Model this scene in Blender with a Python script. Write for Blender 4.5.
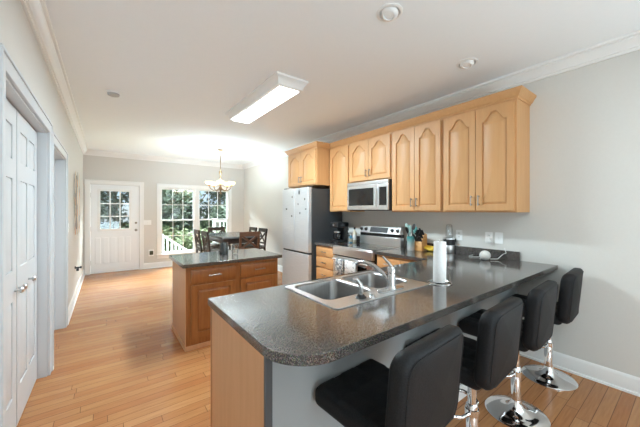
import bpy, bmesh, math, random
from mathutils import Vector, Matrix
from mathutils.geometry import tessellate_polygon

# ------------------------------------------------------------------ camera, world, light, exposure
SC = bpy.context.scene
COL = SC.collection
for _o in list(bpy.data.objects):
    bpy.data.objects.remove(_o)
PI = math.pi
random.seed(7)

YAW = math.atan2(.6, .8)
cam_d = bpy.data.cameras.new('camera'); cam = bpy.data.objects.new('camera', cam_d); COL.objects.link(cam)
cam_d.sensor_width = 36; cam_d.lens = 36 * 285 / 640
cam_d.shift_y = -(213.5 - 211) / 640
cam_d.clip_start = .02; cam_d.clip_end = 200
cam.location = (0, 0, 1.40); cam.rotation_euler = (PI / 2, 0, -YAW)
SC.camera = cam

SC.view_settings.view_transform = 'Standard'
SC.view_settings.look = 'None'
SC.view_settings.exposure = 1.2
SC.view_settings.gamma = 1.0
SC.view_settings.use_curve_mapping = False
SC.cycles.use_denoising = True
SC.cycles.max_bounces = 10
SC.cycles.diffuse_bounces = 6
SC.cycles.transparent_max_bounces = 24
SC.cycles.sample_clamp_indirect = 6.0
SC.cycles.caustics_reflective = False
SC.cycles.caustics_refractive = False

W = bpy.data.worlds.new('world'); SC.world = W; W.use_nodes = True
wn = W.node_tree; wn.nodes.clear()
sky = wn.nodes.new('ShaderNodeTexSky'); sky.sky_type = 'HOSEK_WILKIE'
sky.sun_direction = Vector((-.3, -.6, .75)).normalized(); sky.turbidity = 4.5; sky.ground_albedo = .35
bg = wn.nodes.new('ShaderNodeBackground'); bg.inputs[1].default_value = 2.2
wo = wn.nodes.new('ShaderNodeOutputWorld')
wn.links.new(sky.outputs[0], bg.inputs[0]); wn.links.new(bg.outputs[0], wo.inputs[0])

def light(name, kind, loc, energy, color=(1, 1, 1), rot=(0, 0, 0), **kw):
    d = bpy.data.lights.new(name, kind); d.energy = energy; d.color = color
    for k, v in kw.items(): setattr(d, k, v)
    o = bpy.data.objects.new(name, d); o.location = loc; o.rotation_euler = rot; COL.objects.link(o)
    return o

light('sun', 'SUN', (0, -20, 20), 2.0, (1, .96, .9), (math.radians(42), 0, math.radians(-20)), angle=.02)
# two unseen area fills added behind the camera to even out the brightness
light('fill_back', 'AREA', (1.5, -3.4, 1.35), 8, (.76, .92, 1), (math.radians(112), 0, 0), shape='RECTANGLE', size=3.3, size_y=2.2)
light('fill_side', 'AREA', (3.18, -1.6, 1.40), 26, (.77, .93, 1), (0, math.radians(112), 0), shape='RECTANGLE', size=1.8, size_y=2.4)
# added panel light above the view, boosting what enters the windows and door glass
light('fill_garden', 'AREA', (2.2, 15.0, 9.6), 19000, (.80, .94, 1), (math.radians(-55), 0, 0), shape='RECTANGLE', size=16, size_y=6)
# extra overhead fill added out of view, for the counter and stools
light('fill_overhead', 'AREA', (1.3, -.9, 2.70), 12, (.80, .93, 1), (0, 0, 0), shape='RECTANGLE', size=1.6, size_y=1.6)
# added upward fill behind the camera, with no fixture, washing the ceiling
light('fill_uplight', 'AREA', (.1, -2.9, .5), 50, (.70, .89, 1), (math.radians(150), 0, 0), shape='RECTANGLE', size=1.8, size_y=1.2)
# light of the kitchen ceiling fixture
light('lamp_kitchen', 'AREA', (1.485, 3.15, 2.60), 48, (.75, .92, 1), (0, 0, 0), shape='RECTANGLE', size=.2, size_y=1.2)

# ------------------------------------------------------------------ materials
def mat(name, col=(.8, .8, .8), rough=.5, metal=0, spec=.5, emit=None, estr=0, coat=0):
    m = bpy.data.materials.new(name); m.use_nodes = True
    b = m.node_tree.nodes['Principled BSDF']
    b.inputs['Base Color'].default_value = (*col, 1)
    b.inputs['Roughness'].default_value = rough
    b.inputs['Metallic'].default_value = metal
    b.inputs['Specular IOR Level'].default_value = spec
    b.inputs['Coat Weight'].default_value = coat
    b.inputs['Coat Roughness'].default_value = .08
    if emit:
        b.inputs['Emission Color'].default_value = (*emit, 1); b.inputs['Emission Strength'].default_value = estr
    return m

def N(m, t, **kw):
    n = m.node_tree.nodes.new(t)
    for k, v in kw.items():
        if k in n.inputs: n.inputs[k].default_value = v
        else: setattr(n, k, v)
    return n

def noise_mat(name, c1, c2, scale=(1, 1, 1), nscale=8, rough=.5, metal=0, detail=4, lo=.35, hi=.65, bump=0, spec=.5, coat=0, r2=None):
    m = mat(name, c1, rough, metal, spec, coat=coat); L = m.node_tree.links; b = m.node_tree.nodes['Principled BSDF']
    tc = N(m, 'ShaderNodeTexCoord'); mp = N(m, 'ShaderNodeMapping'); mp.inputs['Scale'].default_value = scale
    nz = N(m, 'ShaderNodeTexNoise'); nz.inputs['Scale'].default_value = nscale; nz.inputs['Detail'].default_value = detail
    cr = N(m, 'ShaderNodeValToRGB')
    cr.color_ramp.elements[0].position = lo; cr.color_ramp.elements[0].color = (*c1, 1)
    cr.color_ramp.elements[1].position = hi; cr.color_ramp.elements[1].color = (*c2, 1)
    L.new(tc.outputs['Object'], mp.inputs[0]); L.new(mp.outputs[0], nz.inputs[0]); L.new(nz.outputs[0], cr.inputs[0])
    L.new(cr.outputs[0], b.inputs['Base Color'])
    if bump:
        bp = N(m, 'ShaderNodeBump'); bp.inputs['Strength'].default_value = bump; bp.inputs['Distance'].default_value = .002
        L.new(nz.outputs[0], bp.inputs['Height']); L.new(bp.outputs[0], b.inputs['Normal'])
    if r2 is not None:
        mr = N(m, 'ShaderNodeMapRange'); mr.inputs['To Min'].default_value = rough; mr.inputs['To Max'].default_value = r2
        L.new(nz.outputs[0], mr.inputs[0]); L.new(mr.outputs[0], b.inputs['Roughness'])
    return m

M_wall = noise_mat('wall_paint', (.655, .640, .605), (.665, .65, .615), nscale=60, rough=.75, bump=.05, spec=.3)
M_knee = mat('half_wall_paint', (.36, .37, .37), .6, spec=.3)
M_ceil = noise_mat('ceiling_paint', (.88, .915, .935), (.89, .92, .94), nscale=40, rough=.9, bump=.04, spec=.2)
M_trim = mat('white_trim', (.83, .83, .82), .35)
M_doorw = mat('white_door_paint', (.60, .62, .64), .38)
M_maple = noise_mat('maple', (.56, .295, .122), (.605, .335, .148), (12, 12, 1.0), 3.0, .44, detail=4, lo=.25, hi=.75)
M_drawer = noise_mat('maple_lower', (.55, .265, .10), (.60, .32, .135), (10, 1.5, 14), 3.5, .36, detail=6, coat=.15)
M_island = noise_mat('wood_shade_darkened', (.27, .100, .027), (.34, .138, .042), (16, 16, 1.3), 3.2, .34, detail=6, coat=.2)  # cabinet wood deepened; shade on the island front is put into this colour
M_panel = noise_mat('end_panel_veneer', (.54, .30, .155), (.58, .33, .18), (9, 9, .9), 3, .42, detail=5)
M_steel = noise_mat('stainless', (.74, .75, .76), (.82, .83, .84), (1, 1, 60), 6, .26, 1, r2=.36)
M_fridge = noise_mat('fridge_stainless', (.56, .57, .58), (.64, .65, .66), (1, 1, 60), 6, .3, .55, r2=.4)
M_basin = noise_mat('brushed_basin', (.30, .295, .29), (.36, .355, .35), (30, 1, 1), 5, .34, 1)
M_faucet = mat('satin_chrome', (.52, .52, .52), .2, 1)
M_sink = noise_mat('sink_steel', (.52, .525, .53), (.60, .605, .61), (30, 1, 1), 5, .26, 1, r2=.36)
M_chrome = mat('chrome', (.82, .82, .83), .08, 1)
M_nickel = mat('nickel', (.32, .29, .26), .35, 1)
M_blackv = noise_mat('black_vinyl', (.010, .010, .011), (.018, .018, .019), nscale=180, rough=.55, bump=.15, spec=.16)
M_black = mat('black_plastic', (.012, .012, .013), .35)
M_glassb = mat('black_glass', (.008, .008, .009), .05, coat=.5)
M_dgrey = mat('fridge_side_grey', (.045, .048, .052), .45)
M_espresso = noise_mat('espresso_wood', (.030, .018, .013), (.055, .032, .022), (3, 3, 18), 4, .35)
M_brown = noise_mat('walnut_wood', (.085, .035, .018), (.13, .058, .03), (3, 3, 18), 4, .35)
M_greyfab = noise_mat('grey_fabric', (.30, .28, .26), (.12, .11, .10), nscale=24, rough=.9)
M_white = mat('white_plastic', (.82, .82, .80), .4)
M_paper = noise_mat('paper_towel', (.86, .86, .86), (.80, .80, .80), nscale=120, rough=.95, bump=.3)
M_plate = mat('outlet_plate', (.88, .88, .87), .35)
M_dark = mat('dark_slot', (.03, .03, .03), .6)
M_lens = mat('lamp_lens', (.9, .9, .9), .5, emit=(1, .985, .96), estr=3.2)
def translucent(m, col, fac=.6):
    t = m.node_tree; b = t.nodes['Principled BSDF']; o = next(n for n in t.nodes if n.type == 'OUTPUT_MATERIAL')
    tr = t.nodes.new('ShaderNodeBsdfTranslucent'); tr.inputs[0].default_value = (*col, 1); mx = t.nodes.new('ShaderNodeMixShader'); mx.inputs[0].default_value = fac
    t.links.new(b.outputs[0], mx.inputs[1]); t.links.new(tr.outputs[0], mx.inputs[2]); t.links.new(mx.outputs[0], o.inputs[0])
M_shade = mat('frosted_shade', (.9, .82, .68), .45, emit=(1, .74, .42), estr=.9); translucent(M_shade, (1, .85, .62), .5)
M_brass = mat('aged_brass', (.33, .23, .14), .4, .8)
M_wood_block = noise_mat('beech_block', (.55, .27, .09), (.68, .37, .14), (3, 3, 20), 4, .45)
M_yellow = noise_mat('banana_skin', (.75, .50, .03), (.80, .56, .05), nscale=12, rough=.5)
M_teal = mat('teal_plastic', (.10, .33, .32), .4)
M_palegreen = mat('pale_teal_silicone', (.36, .50, .46), .5)
M_blue = mat('blue_plastic', (.10, .28, .42), .35)
M_beige = mat('beige_plastic', (.62, .55, .42), .5)
M_leaf_art = noise_mat('copper_leaf', (.62, .30, .15), (.72, .46, .28), nscale=9, rough=.5)
M_leaf_art2 = mat('grey_leaf', (.42, .38, .35), .5)
M_leaf_art3 = mat('cream_leaf', (.80, .66, .50), .5)
M_gum = mat('charcoal_glass', (.02, .025, .025), .15, coat=.6)
M_hinge = mat('hinge_metal', (.62, .62, .62), .3, 1)
M_deck = mat('white_vinyl_rail', (.5, .5, .5), .5)
M_deckfloor = noise_mat('deck_boards', (.30, .27, .24), (.36, .32, .28), nscale=10, rough=.8)
M_bark = noise_mat('bark', (.10, .075, .055), (.16, .13, .10), (6, 6, 1), 6, .9)
M_grass = noise_mat('lawn', (.085, .14, .035), (.13, .18, .06), nscale=1.6, rough=.95, lo=.3, hi=.7)
M_towel = noise_mat('patterned_towel', (.16, .16, .17), (.66, .65, .62), nscale=38, rough=.95, lo=.46, hi=.54, detail=2)
M_towel2 = noise_mat('white_patterned_towel', (.30, .30, .31), (.72, .71, .69), nscale=30, rough=.95, lo=.36, hi=.44, detail=2)

def leaf_mat(name, c1, c2):
    m = noise_mat(name, c1, c2, nscale=2.5, rough=.7, lo=.3, hi=.7)
    m.node_tree.nodes['Principled BSDF'].inputs['Transmission Weight'].default_value = 0
    return m
M_leaf = [leaf_mat('leaf_dark', (.018, .030, .018), (.038, .056, .032)),
          leaf_mat('leaf_mid', (.026, .042, .022), (.050, .074, .038)),
          leaf_mat('leaf_light', (.045, .060, .020), (.09, .11, .04))]

def glass_mat(name, tint=(1, 1, 1), base=.04):
    m = bpy.data.materials.new(name); m.use_nodes = True; t = m.node_tree; t.nodes.clear()
    o = t.nodes.new('ShaderNodeOutputMaterial'); mx = t.nodes.new('ShaderNodeMixShader')
    tr = t.nodes.new('ShaderNodeBsdfTransparent'); tr.inputs[0].default_value = (*tint, 1)
    gl = t.nodes.new('ShaderNodeBsdfGlossy'); gl.inputs['Roughness'].default_value = .02
    lw = t.nodes.new('ShaderNodeLayerWeight'); lw.inputs[0].default_value = .25
    ad = t.nodes.new('ShaderNodeMath'); ad.operation = 'MULTIPLY_ADD'; ad.inputs[1].default_value = .5; ad.inputs[2].default_value = base
    t.links.new(lw.outputs['Fresnel'], ad.inputs[0]); t.links.new(ad.outputs[0], mx.inputs[0])
    t.links.new(tr.outputs[0], mx.inputs[1]); t.links.new(gl.outputs[0], mx.inputs[2]); t.links.new(mx.outputs[0], o.inputs[0])
    return m
M_glass = glass_mat('window_glass', (.97, .99, .98), .02)
M_clear = glass_mat('clear_tumbler', (.93, .94, .94), .10)

def counter_mat():
    m = mat('speckled_laminate', (.1, .1, .1), .13, spec=.55, coat=.25); L = m.node_tree.links; b = m.node_tree.nodes['Principled BSDF']
    tc = N(m, 'ShaderNodeTexCoord')
    n1 = N(m, 'ShaderNodeTexNoise'); n1.inputs['Scale'].default_value = 230; n1.inputs['Detail'].default_value = 2
    n2 = N(m, 'ShaderNodeTexVoronoi'); n2.inputs['Scale'].default_value = 260
    c1 = N(m, 'ShaderNodeValToRGB'); e = c1.color_ramp.elements
    e[0].position = .38; e[0].color = (.022, .021, .021, 1); e[1].position = .68; e[1].color = (.25, .22, .195, 1)
    k = c1.color_ramp.elements.new(.5); k.color = (.062, .055, .050, 1)
    L.new(tc.outputs['Object'], n1.inputs[0]); L.new(tc.outputs['Object'], n2.inputs['Vector'])
    L.new(n1.outputs[0], c1.inputs[0])
    mx = N(m, 'ShaderNodeMixRGB'); mx.blend_type = 'MULTIPLY'; mx.inputs[0].default_value = .35
    L.new(c1.outputs[0], mx.inputs[1]); L.new(n2.outputs['Color'], mx.inputs[2]); L.new(mx.outputs[0], b.inputs['Base Color'])
    return m
M_counter = counter_mat()

def floor_mat():
    m = mat('oak_planks', (.5, .3, .15), .22, spec=.34); L = m.node_tree.links; b = m.node_tree.nodes['Principled BSDF']
    tc = N(m, 'ShaderNodeTexCoord')
    br = N(m, 'ShaderNodeTexBrick'); br.offset = 0; br.offset_frequency = 2; br.squash = 1
    br.inputs['Scale'].default_value = 1; br.inputs['Brick Width'].default_value = .95; br.inputs['Row Height'].default_value = .074
    br.inputs['Mortar Size'].default_value = .0019; br.inputs['Mortar Smooth'].default_value = .3; br.inputs['Bias'].default_value = 0
    br.inputs['Color1'].default_value = (.37, .148, .052, 1); br.inputs['Color2'].default_value = (.47, .228, .094, 1)
    br.inputs['Mortar'].default_value = (.13, .055, .022, 1)
    mb_ = N(m, 'ShaderNodeMapping'); mb_.inputs['Location'].default_value = (47.3, 52.03, 0)
    L.new(tc.outputs['Object'], mb_.inputs[0])
    sp = N(m, 'ShaderNodeSeparateXYZ'); L.new(mb_.outputs[0], sp.inputs[0])
    dv = N(m, 'ShaderNodeMath'); dv.operation = 'DIVIDE'; dv.inputs[1].default_value = .074; L.new(sp.outputs['Y'], dv.inputs[0])
    fl = N(m, 'ShaderNodeMath'); fl.operation = 'FLOOR'; L.new(dv.outputs[0], fl.inputs[0])
    wn_ = N(m, 'ShaderNodeTexWhiteNoise'); wn_.noise_dimensions = '1D'; L.new(fl.outputs[0], wn_.inputs['W'])
    sh = N(m, 'ShaderNodeMath'); sh.operation = 'MULTIPLY_ADD'; sh.inputs[1].default_value = 3.7; L.new(wn_.outputs['Value'], sh.inputs[0]); L.new(sp.outputs['X'], sh.inputs[2])
    cb = N(m, 'ShaderNodeCombineXYZ'); L.new(sh.outputs[0], cb.inputs['X']); L.new(sp.outputs['Y'], cb.inputs['Y'])
    L.new(cb.outputs[0], br.inputs[0])
    mp = N(m, 'ShaderNodeMapping'); mp.inputs['Scale'].default_value = (1.6, 22, 1)
    nz = N(m, 'ShaderNodeTexNoise'); nz.inputs['Scale'].default_value = 3.5; nz.inputs['Detail'].default_value = 6
    L.new(tc.outputs['Object'], mp.inputs[0]); L.new(mp.outputs[0], nz.inputs[0])
    cr = N(m, 'ShaderNodeValToRGB'); cr.color_ramp.elements[0].position = .3; cr.color_ramp.elements[0].color = (.86, .82, .78, 1)
    cr.color_ramp.elements[1].position = .65; cr.color_ramp.elements[1].color = (1.06, 1.04, 1.02, 1)
    L.new(nz.outputs[0], cr.inputs[0])
    mx = N(m, 'ShaderNodeMixRGB'); mx.blend_type = 'MULTIPLY'; mx.inputs[0].default_value = 1
    L.new(br.outputs[0], mx.inputs[1]); L.new(cr.outputs[0], mx.inputs[2]); L.new(mx.outputs[0], b.inputs['Base Color'])
    n3 = N(m, 'ShaderNodeTexNoise'); n3.inputs['Scale'].default_value = 5
    mp3 = N(m, 'ShaderNodeMapping'); mp3.inputs['Scale'].default_value = (.3, 2.7, 1)
    L.new(tc.outputs['Object'], mp3.inputs[0]); L.new(mp3.outputs[0], n3.inputs[0])
    ad = N(m, 'ShaderNodeMath'); ad.operation = 'MULTIPLY_ADD'; ad.inputs[1].default_value = -1.2
    L.new(br.outputs['Fac'], ad.inputs[0]); L.new(n3.outputs[0], ad.inputs[2])
    bp = N(m, 'ShaderNodeBump'); bp.inputs['Strength'].default_value = .22; bp.inputs['Distance'].default_value = .004
    L.new(ad.outputs[0], bp.inputs['Height']); L.new(bp.outputs[0], b.inputs['Normal'])
    return m
M_floor = floor_mat()

# ------------------------------------------------------------------ mesh helpers
class MB:
    """collects closed shells; build() links them as one mesh object"""
    def __init__(s): s.v = []; s.f = []; s.mi = []; s.cur = 0
    def add(s, vs, fs):
        o = len(s.v); s.v += [tuple(v) for v in vs]
        for f in fs: s.f.append([i + o for i in f]); s.mi.append(s.cur)
        return s
    def box(s, x0, x1, y0, y1, z0, z1):
        x0, x1 = min(x0, x1), max(x0, x1); y0, y1 = min(y0, y1), max(y0, y1); z0, z1 = min(z0, z1), max(z0, z1)
        return s.add([(x0, y0, z0), (x1, y0, z0), (x1, y1, z0), (x0, y1, z0), (x0, y0, z1), (x1, y0, z1), (x1, y1, z1), (x0, y1, z1)],
                     [(0, 3, 2, 1), (4, 5, 6, 7), (0, 1, 5, 4), (1, 2, 6, 5), (2, 3, 7, 6), (3, 0, 4, 7)])
    def loft(s, rings, cap0=True, cap1=True, closed=True):
        n = len(rings[0]); vs = [p for r in rings for p in r]; fs = []
        for k in range(len(rings) - 1):
            for i in range(n if closed else n - 1):
                j = (i + 1) % n
                fs.append((k * n + i, k * n + j, (k + 1) * n + j, (k + 1) * n + i))
        if cap0: fs += [tuple(t) for t in tessellate_polygon([[Vector(p) for p in rings[0]]])] if n > 4 else [tuple(range(n))[::-1]]
        if cap1:
            o = (len(rings) - 1) * n
            fs += [tuple(i + o for i in t) for t in tessellate_polygon([[Vector(p) for p in rings[-1]]])] if n > 4 else [tuple(range(o, o + n))]
        return s.add(vs, fs)
    def prism(s, outer, holes, h0, h1, fn):
        """outer / holes: 2-D point lists; fn(u,v,h) gives the 3-D point"""
        polys = [outer] + list(holes)
        tri = tessellate_polygon([[Vector((p[0], p[1], 0)) for p in q] for q in polys])
        flat = [p for q in polys for p in q]; n = len(flat)
        vs = [fn(p[0], p[1], h0) for p in flat] + [fn(p[0], p[1], h1) for p in flat]
        fs = [tuple(t) for t in tri] + [tuple(i + n for i in t)[::-1] for t in tri]
        o = 0
        for q in polys:
            m = len(q)
            for i in range(m):
                j = (i + 1) % m
                fs.append((o + i, o + j, n + o + j, n + o + i))
            o += m
        return s.add(vs, fs)
    def lathe(s, prof, c=(0, 0, 0), n=24, axis='z'):
        rings = []
        for (r, h) in prof:
            ring = []
            for i in range(n):
                a = 2 * PI * i / n; x, y = max(r, 1e-4) * math.cos(a), max(r, 1e-4) * math.sin(a)
                p = (x, y, h) if axis == 'z' else ((h, x, y) if axis == 'x' else (x, h, y))
                ring.append((c[0] + p[0], c[1] + p[1], c[2] + p[2]))
            rings.append(ring)
        return s.loft(rings)
    def cyl(s, c, r, h, n=20, axis='z'): return s.lathe([(r, 0), (r, h)], c, n, axis)
    def tube(s, pts, r, n=8, closed=False):
        P = [Vector(p) for p in pts]; rings = []; up = Vector((.13, .27, .95)); m = len(P); prev = None
        for i, p in enumerate(P):
            a = P[(i - 1) % m] if (closed or i) else P[0]; b = P[(i + 1) % m] if (closed or i < m - 1) else P[-1]
            t = (b - a).normalized()
            u = (prev - t * prev.dot(t)) if prev is not None else t.cross(up)
            if u.length < 1e-5: u = t.cross(Vector((1, 0, 0)))
            u.normalize(); w = t.cross(u); prev = u
            rr = r[i] if isinstance(r, (list, tuple)) else r
            rings.append([p + u * math.cos(2 * PI * k / n) * rr + w * math.sin(2 * PI * k / n) * rr for k in range(n)])
        if closed:
            rings.append(rings[0]); return s.loft(rings, False, False)
        return s.loft(rings)
    def bar(s, a, b, w, d, up=(0, 0, 1)):
        a, b = Vector(a), Vector(b); t = (b - a).normalized(); u = t.cross(Vector(up))
        if u.length < 1e-4: u = t.cross(Vector((1, 0, 0)))
        u.normalize(); v = t.cross(u)
        rg = lambda p: [p + u * w / 2 + v * d / 2, p - u * w / 2 + v * d / 2, p - u * w / 2 - v * d / 2, p + u * w / 2 - v * d / 2]
        return s.loft([rg(a), rg(b)])
    def rbox(s, c, dims, r, n=8, disp=None):
        """rounded box from a subdivided cube; disp(p_unit)->extra height on top"""
        hx, hy, hz = dims[0] / 2, dims[1] / 2, dims[2] / 2; key = {}; vs = []; fs = []
        def V(a, b, d):
            k = (round(a, 5), round(b, 5), round(d, 5))
            if k in key: return key[k]
            p = Vector((a * hx, b * hy, d * hz)); q = Vector((max(-hx + r, min(hx - r, p.x)), max(-hy + r, min(hy - r, p.y)), max(-hz + r, min(hz - r, p.z))))
            e = p - q
            if e.length > 1e-7: p = q + e.normalized() * r
            if disp: p.z += disp(a, b, d)
            vs.append((c[0] + p.x, c[1] + p.y, c[2] + p.z)); key[k] = len(vs) - 1; return key[k]
        g = sorted(set([-1, 1] + [(-1 + 2 * i / n) for i in range(n + 1)]))
        def gr(h):
            t = min(.95, r / h); m = max(2, n)
            return [-1, -1 + t * .3, -1 + t * .65] + [-1 + t + (2 - 2 * t) * i / m for i in range(m + 1)] + [1 - t * .65, 1 - t * .3, 1]
        gx, gy, gz = gr(hx), gr(hy), gr(hz)
        for (A, B, mk) in ((gx, gy, lambda a, b, sg: (a, b, sg)), (gx, gz, lambda a, b, sg: (a, sg, b)), (gy, gz, lambda a, b, sg: (sg, a, b))):
            for sg in (-1, 1):
                for i in range(len(A) - 1):
                    for j in range(len(B) - 1):
                        q = [V(*mk(A[i], B[j], sg)), V(*mk(A[i + 1], B[j], sg)), V(*mk(A[i + 1], B[j + 1], sg)), V(*mk(A[i], B[j + 1], sg))]
                        if len(set(q)) >= 3: fs.append(tuple(dict.fromkeys(q)))
        return s.add(vs, fs)
    def build(s, name, material, parent=None, bevel=0, seg=2, smooth=35, off=None):
        me = bpy.data.meshes.new(name)
        o0 = Vector(off) if off is not None else (root_of(parent).location if parent else Vector((0, 0, 0)))
        me.from_pydata([tuple(Vector(v) - o0) for v in s.v], [], s.f)
        mats = material if isinstance(material, (list, tuple)) else [material]
        for m in mats: me.materials.append(m)
        for p, i in zip(me.polygons, s.mi): p.material_index = min(i, len(mats) - 1)
        bm = bmesh.new(); bm.from_mesh(me); bmesh.ops.recalc_face_normals(bm, faces=bm.faces); bm.to_mesh(me); bm.free()
        for p in me.polygons: p.use_smooth = True
        me.set_sharp_from_angle(angle=math.radians(smooth))
        o = bpy.data.objects.new(name, me); COL.objects.link(o)
        if parent: o.parent = parent
        if bevel:
            b = o.modifiers.new('bevel', 'BEVEL'); b.width = bevel; b.segments = seg; b.limit_method = 'ANGLE'; b.angle_limit = math.radians(40)
        return o

def root_of(o):
    while o.parent: o = o.parent
    return o
def tag(o, label, cat, group=None, kind=None):
    if label: o['label'] = label
    if cat: o['category'] = cat
    if group: o['group'] = group
    if kind: o['kind'] = kind
    return o
def thing(name, label, cat, loc=(0, 0, 0), group=None):
    o = bpy.data.objects.new(name, None); o.location = loc; o.empty_display_size = .1; COL.objects.link(o)
    return tag(o, label, cat, group)
def single(name, mb, m, label, cat, loc, group=None, bevel=0, seg=2, smooth=35):
    o = mb.build(name, m, None, bevel, seg, smooth, off=loc); o.location = loc
    return tag(o, label, cat, group)
def struct(name, mb, m, parent=None, bevel=0, smooth=35):
    o = mb.build(name, m, parent, bevel, smooth=smooth)
    if not parent: o['kind'] = 'structure'
    return o
def kids(o): return [c for c in bpy.data.objects if c.parent == o]
def dup(root, loc, rz=0, label=None):
    def cp(o, par):
        c = o.copy(); COL.objects.link(c); c.parent = par
        for ch in kids(o): cp(ch, c)
        return c
    r = cp(root, None); r.location = loc; r.rotation_euler = (0, 0, rz)
    if label: r['label'] = label
    return r
def rrect(x0, x1, y0, y1, r, n=6):
    pts = []
    for cx, cy, a0 in ((x1 - r, y0 + r, -90), (x1 - r, y1 - r, 0), (x0 + r, y1 - r, 90), (x0 + r, y0 + r, 180)):
        for i in range(n + 1):
            a = math.radians(a0 + 90 * i / n); pts.append((cx + r * math.cos(a), cy + r * math.sin(a)))
    return pts
XY = lambda u, v, h: (u, v, h)
def sweep(mb, path, prof, closed=False):
    """path: (x,y) list; prof: (out, z) list; 'out' is to the right of travel; mitred corners"""
    P = [Vector((p[0], p[1])) for p in path]; rings = []
    for i, p in enumerate(P):
        d0 = (p - P[i - 1]).normalized() if i else None; d1 = (P[i + 1] - p).normalized() if i < len(P) - 1 else None
        d0 = d0 or d1; d1 = d1 or d0
        n0 = Vector((d0.y, -d0.x)); n1 = Vector((d1.y, -d1.x)); m = (n0 + n1).normalized(); k = 1 / max(.3, m.dot(n0))
        rings.append([(p.x + m.x * o * k, p.y + m.y * o * k, z) for o, z in prof])
    mb.loft(rings)

# ------------------------------------------------------------------ room shell
XL, XR, YF, YB, ZC = -.40, 3.24, 8.05, -3.6, 2.74
struct('floor', MB().box(XL - .2, XR + .12, YB - .12, YF + .12, -.1, 0), M_floor)
struct('ceiling', MB().box(XL - .2, XR + .12, YB - .12, YF + .12, ZC, ZC + .12), M_ceil)
w = MB()
CZ, DZ = 2.07, 2.02
for a, b, z0 in ((YB, 1.99, 0), (1.99, 3.32, CZ), (3.32, 3.55, 0), (3.55, 4.56, DZ), (4.56, YF, 0)):
    w.box(XL - .12, XL, a, b, z0, ZC)
w.box(XL - .2, XL - .12, YB, YF, 0, ZC)
struct('wall_left', w, M_wall)
struct('wall_right', MB().box(XR, XR + .12, YB, YF + .12, 0, ZC), M_wall)
struct('wall_back', MB().box(XL - .2, XR, YB - .12, YB, 0, ZC), M_wall)
WX = [(1.075, 1.895), (1.970, 2.790)]; WZ0, WZ1 = .33, 1.99
DX0, DX1, DH = -.285, .635, 2.0
w = MB()
w.box(XL, DX0, YF, YF + .12, 0, ZC); w.box(DX0, DX1, YF, YF + .12, DH, ZC); w.box(DX1, WX[0][0], YF, YF + .12, 0, ZC)
w.box(WX[0][0], WX[1][1], YF, YF + .12, WZ1, ZC); w.box(WX[0][0], WX[1][1], YF, YF + .12, 0, WZ0)
w.box(WX[0][1], WX[1][0], YF, YF + .12, WZ0, WZ1); w.box(WX[1][1], XR, YF, YF + .12, 0, ZC)
struct('wall_far', w, M_wall)
# crown moulding of the room
prof = [(0, 2.625), (.016, 2.625), (.018, 2.645), (.028, 2.647), (.030, 2.656), (.036, 2.668), (.048, 2.688), (.066, 2.705), (.068, 2.716), (.084, 2.718), (.088, 2.724), (.088, 2.74), (0, 2.74)]
w = MB(); sweep(w, [(XL, YB), (XL, YF), (XR, YF), (XR, YB)], prof); struct('trim_1', w, M_trim, smooth=30)
# baseboards
bp_ = [(0, 0), (.028, 0), (.026, .016), (.015, .02), (.015, .11), (.009, .128), (.004, .134), (0, .134)]
def baseboard(name, path):
    w = MB(); sweep(w, path, bp_); struct(name, w, M_trim)
baseboard('baseboard_right', [(XR, 1.055), (XR, YB)])
baseboard('baseboard_dining', [(XR, YF), (XR, 4.55)])
baseboard('baseboard_far', [(.725, YF), (XR - .03, YF)])
baseboard('baseboard_left', [(XL, 4.655), (XL, YF)])
baseboard('baseboard_hall', [(XL, 3.415), (XL, 3.455)])
baseboard('baseboard_back', [(XL, YB), (XL, 1.895)])

# closet doors in the left wall (six-panel, white)
def panel_door(mb, u0, u1, v0, v1, T, fn, rects, dep=.010, ins=.022):
    """slab with recessed raised panels on its front (n = T)"""
    holes = [[(a, c), (b, c), (b, d), (a, d)] for a, b, c, d in rects]
    mb.prism([(u0, v0), (u1, v0), (u1, v1), (u0, v1)], holes, T - dep, T, fn)
    mb.prism([(u0, v0), (u1, v0), (u1, v1), (u0, v1)], [], 0, T - dep, fn)
    for a, b, c, d in rects:
        r0 = [fn(a, c, T - dep), fn(b, c, T - dep), fn(b, d, T - dep), fn(a, d, T - dep)]; i = ins
        r1 = [fn(a + i, c + i, T - .002), fn(b - i, c + i, T - .002), fn(b - i, d - i, T - .002), fn(a + i, d - i, T - .002)]
        mb.loft([r0, r1])
fL = lambda u, v, n: (XL - .10 + n, u, v)
for k, (ya, yb) in enumerate(((1.995, 2.625), (2.645, 3.30))):
    w = MB(); s_, h = .09, (yb - ya) / 2
    rects = []
    for z0, z1 in ((.245, .84), (1.03, 1.60), (1.72, 1.93)):
        rects += [(ya + s_, ya + h - .035, z0, z1), (ya + h + .035, yb - s_, z0, z1)]
    panel_door(w, ya, yb, .012, CZ - .02, .04, fL, rects)
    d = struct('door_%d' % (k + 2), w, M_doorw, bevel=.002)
    kn = MB()
    for ky in ((2.675, 2.965) if k else (2.58,)):
        kn = MB(); kn.lathe([(.006, 0), (.006, .02), (.018, .024), (.02, .034), (.013, .042), (0, .044)], (XL - .06, ky, .90), 14, 'x')
        kn.build('door_knob', M_hinge, d)
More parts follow.
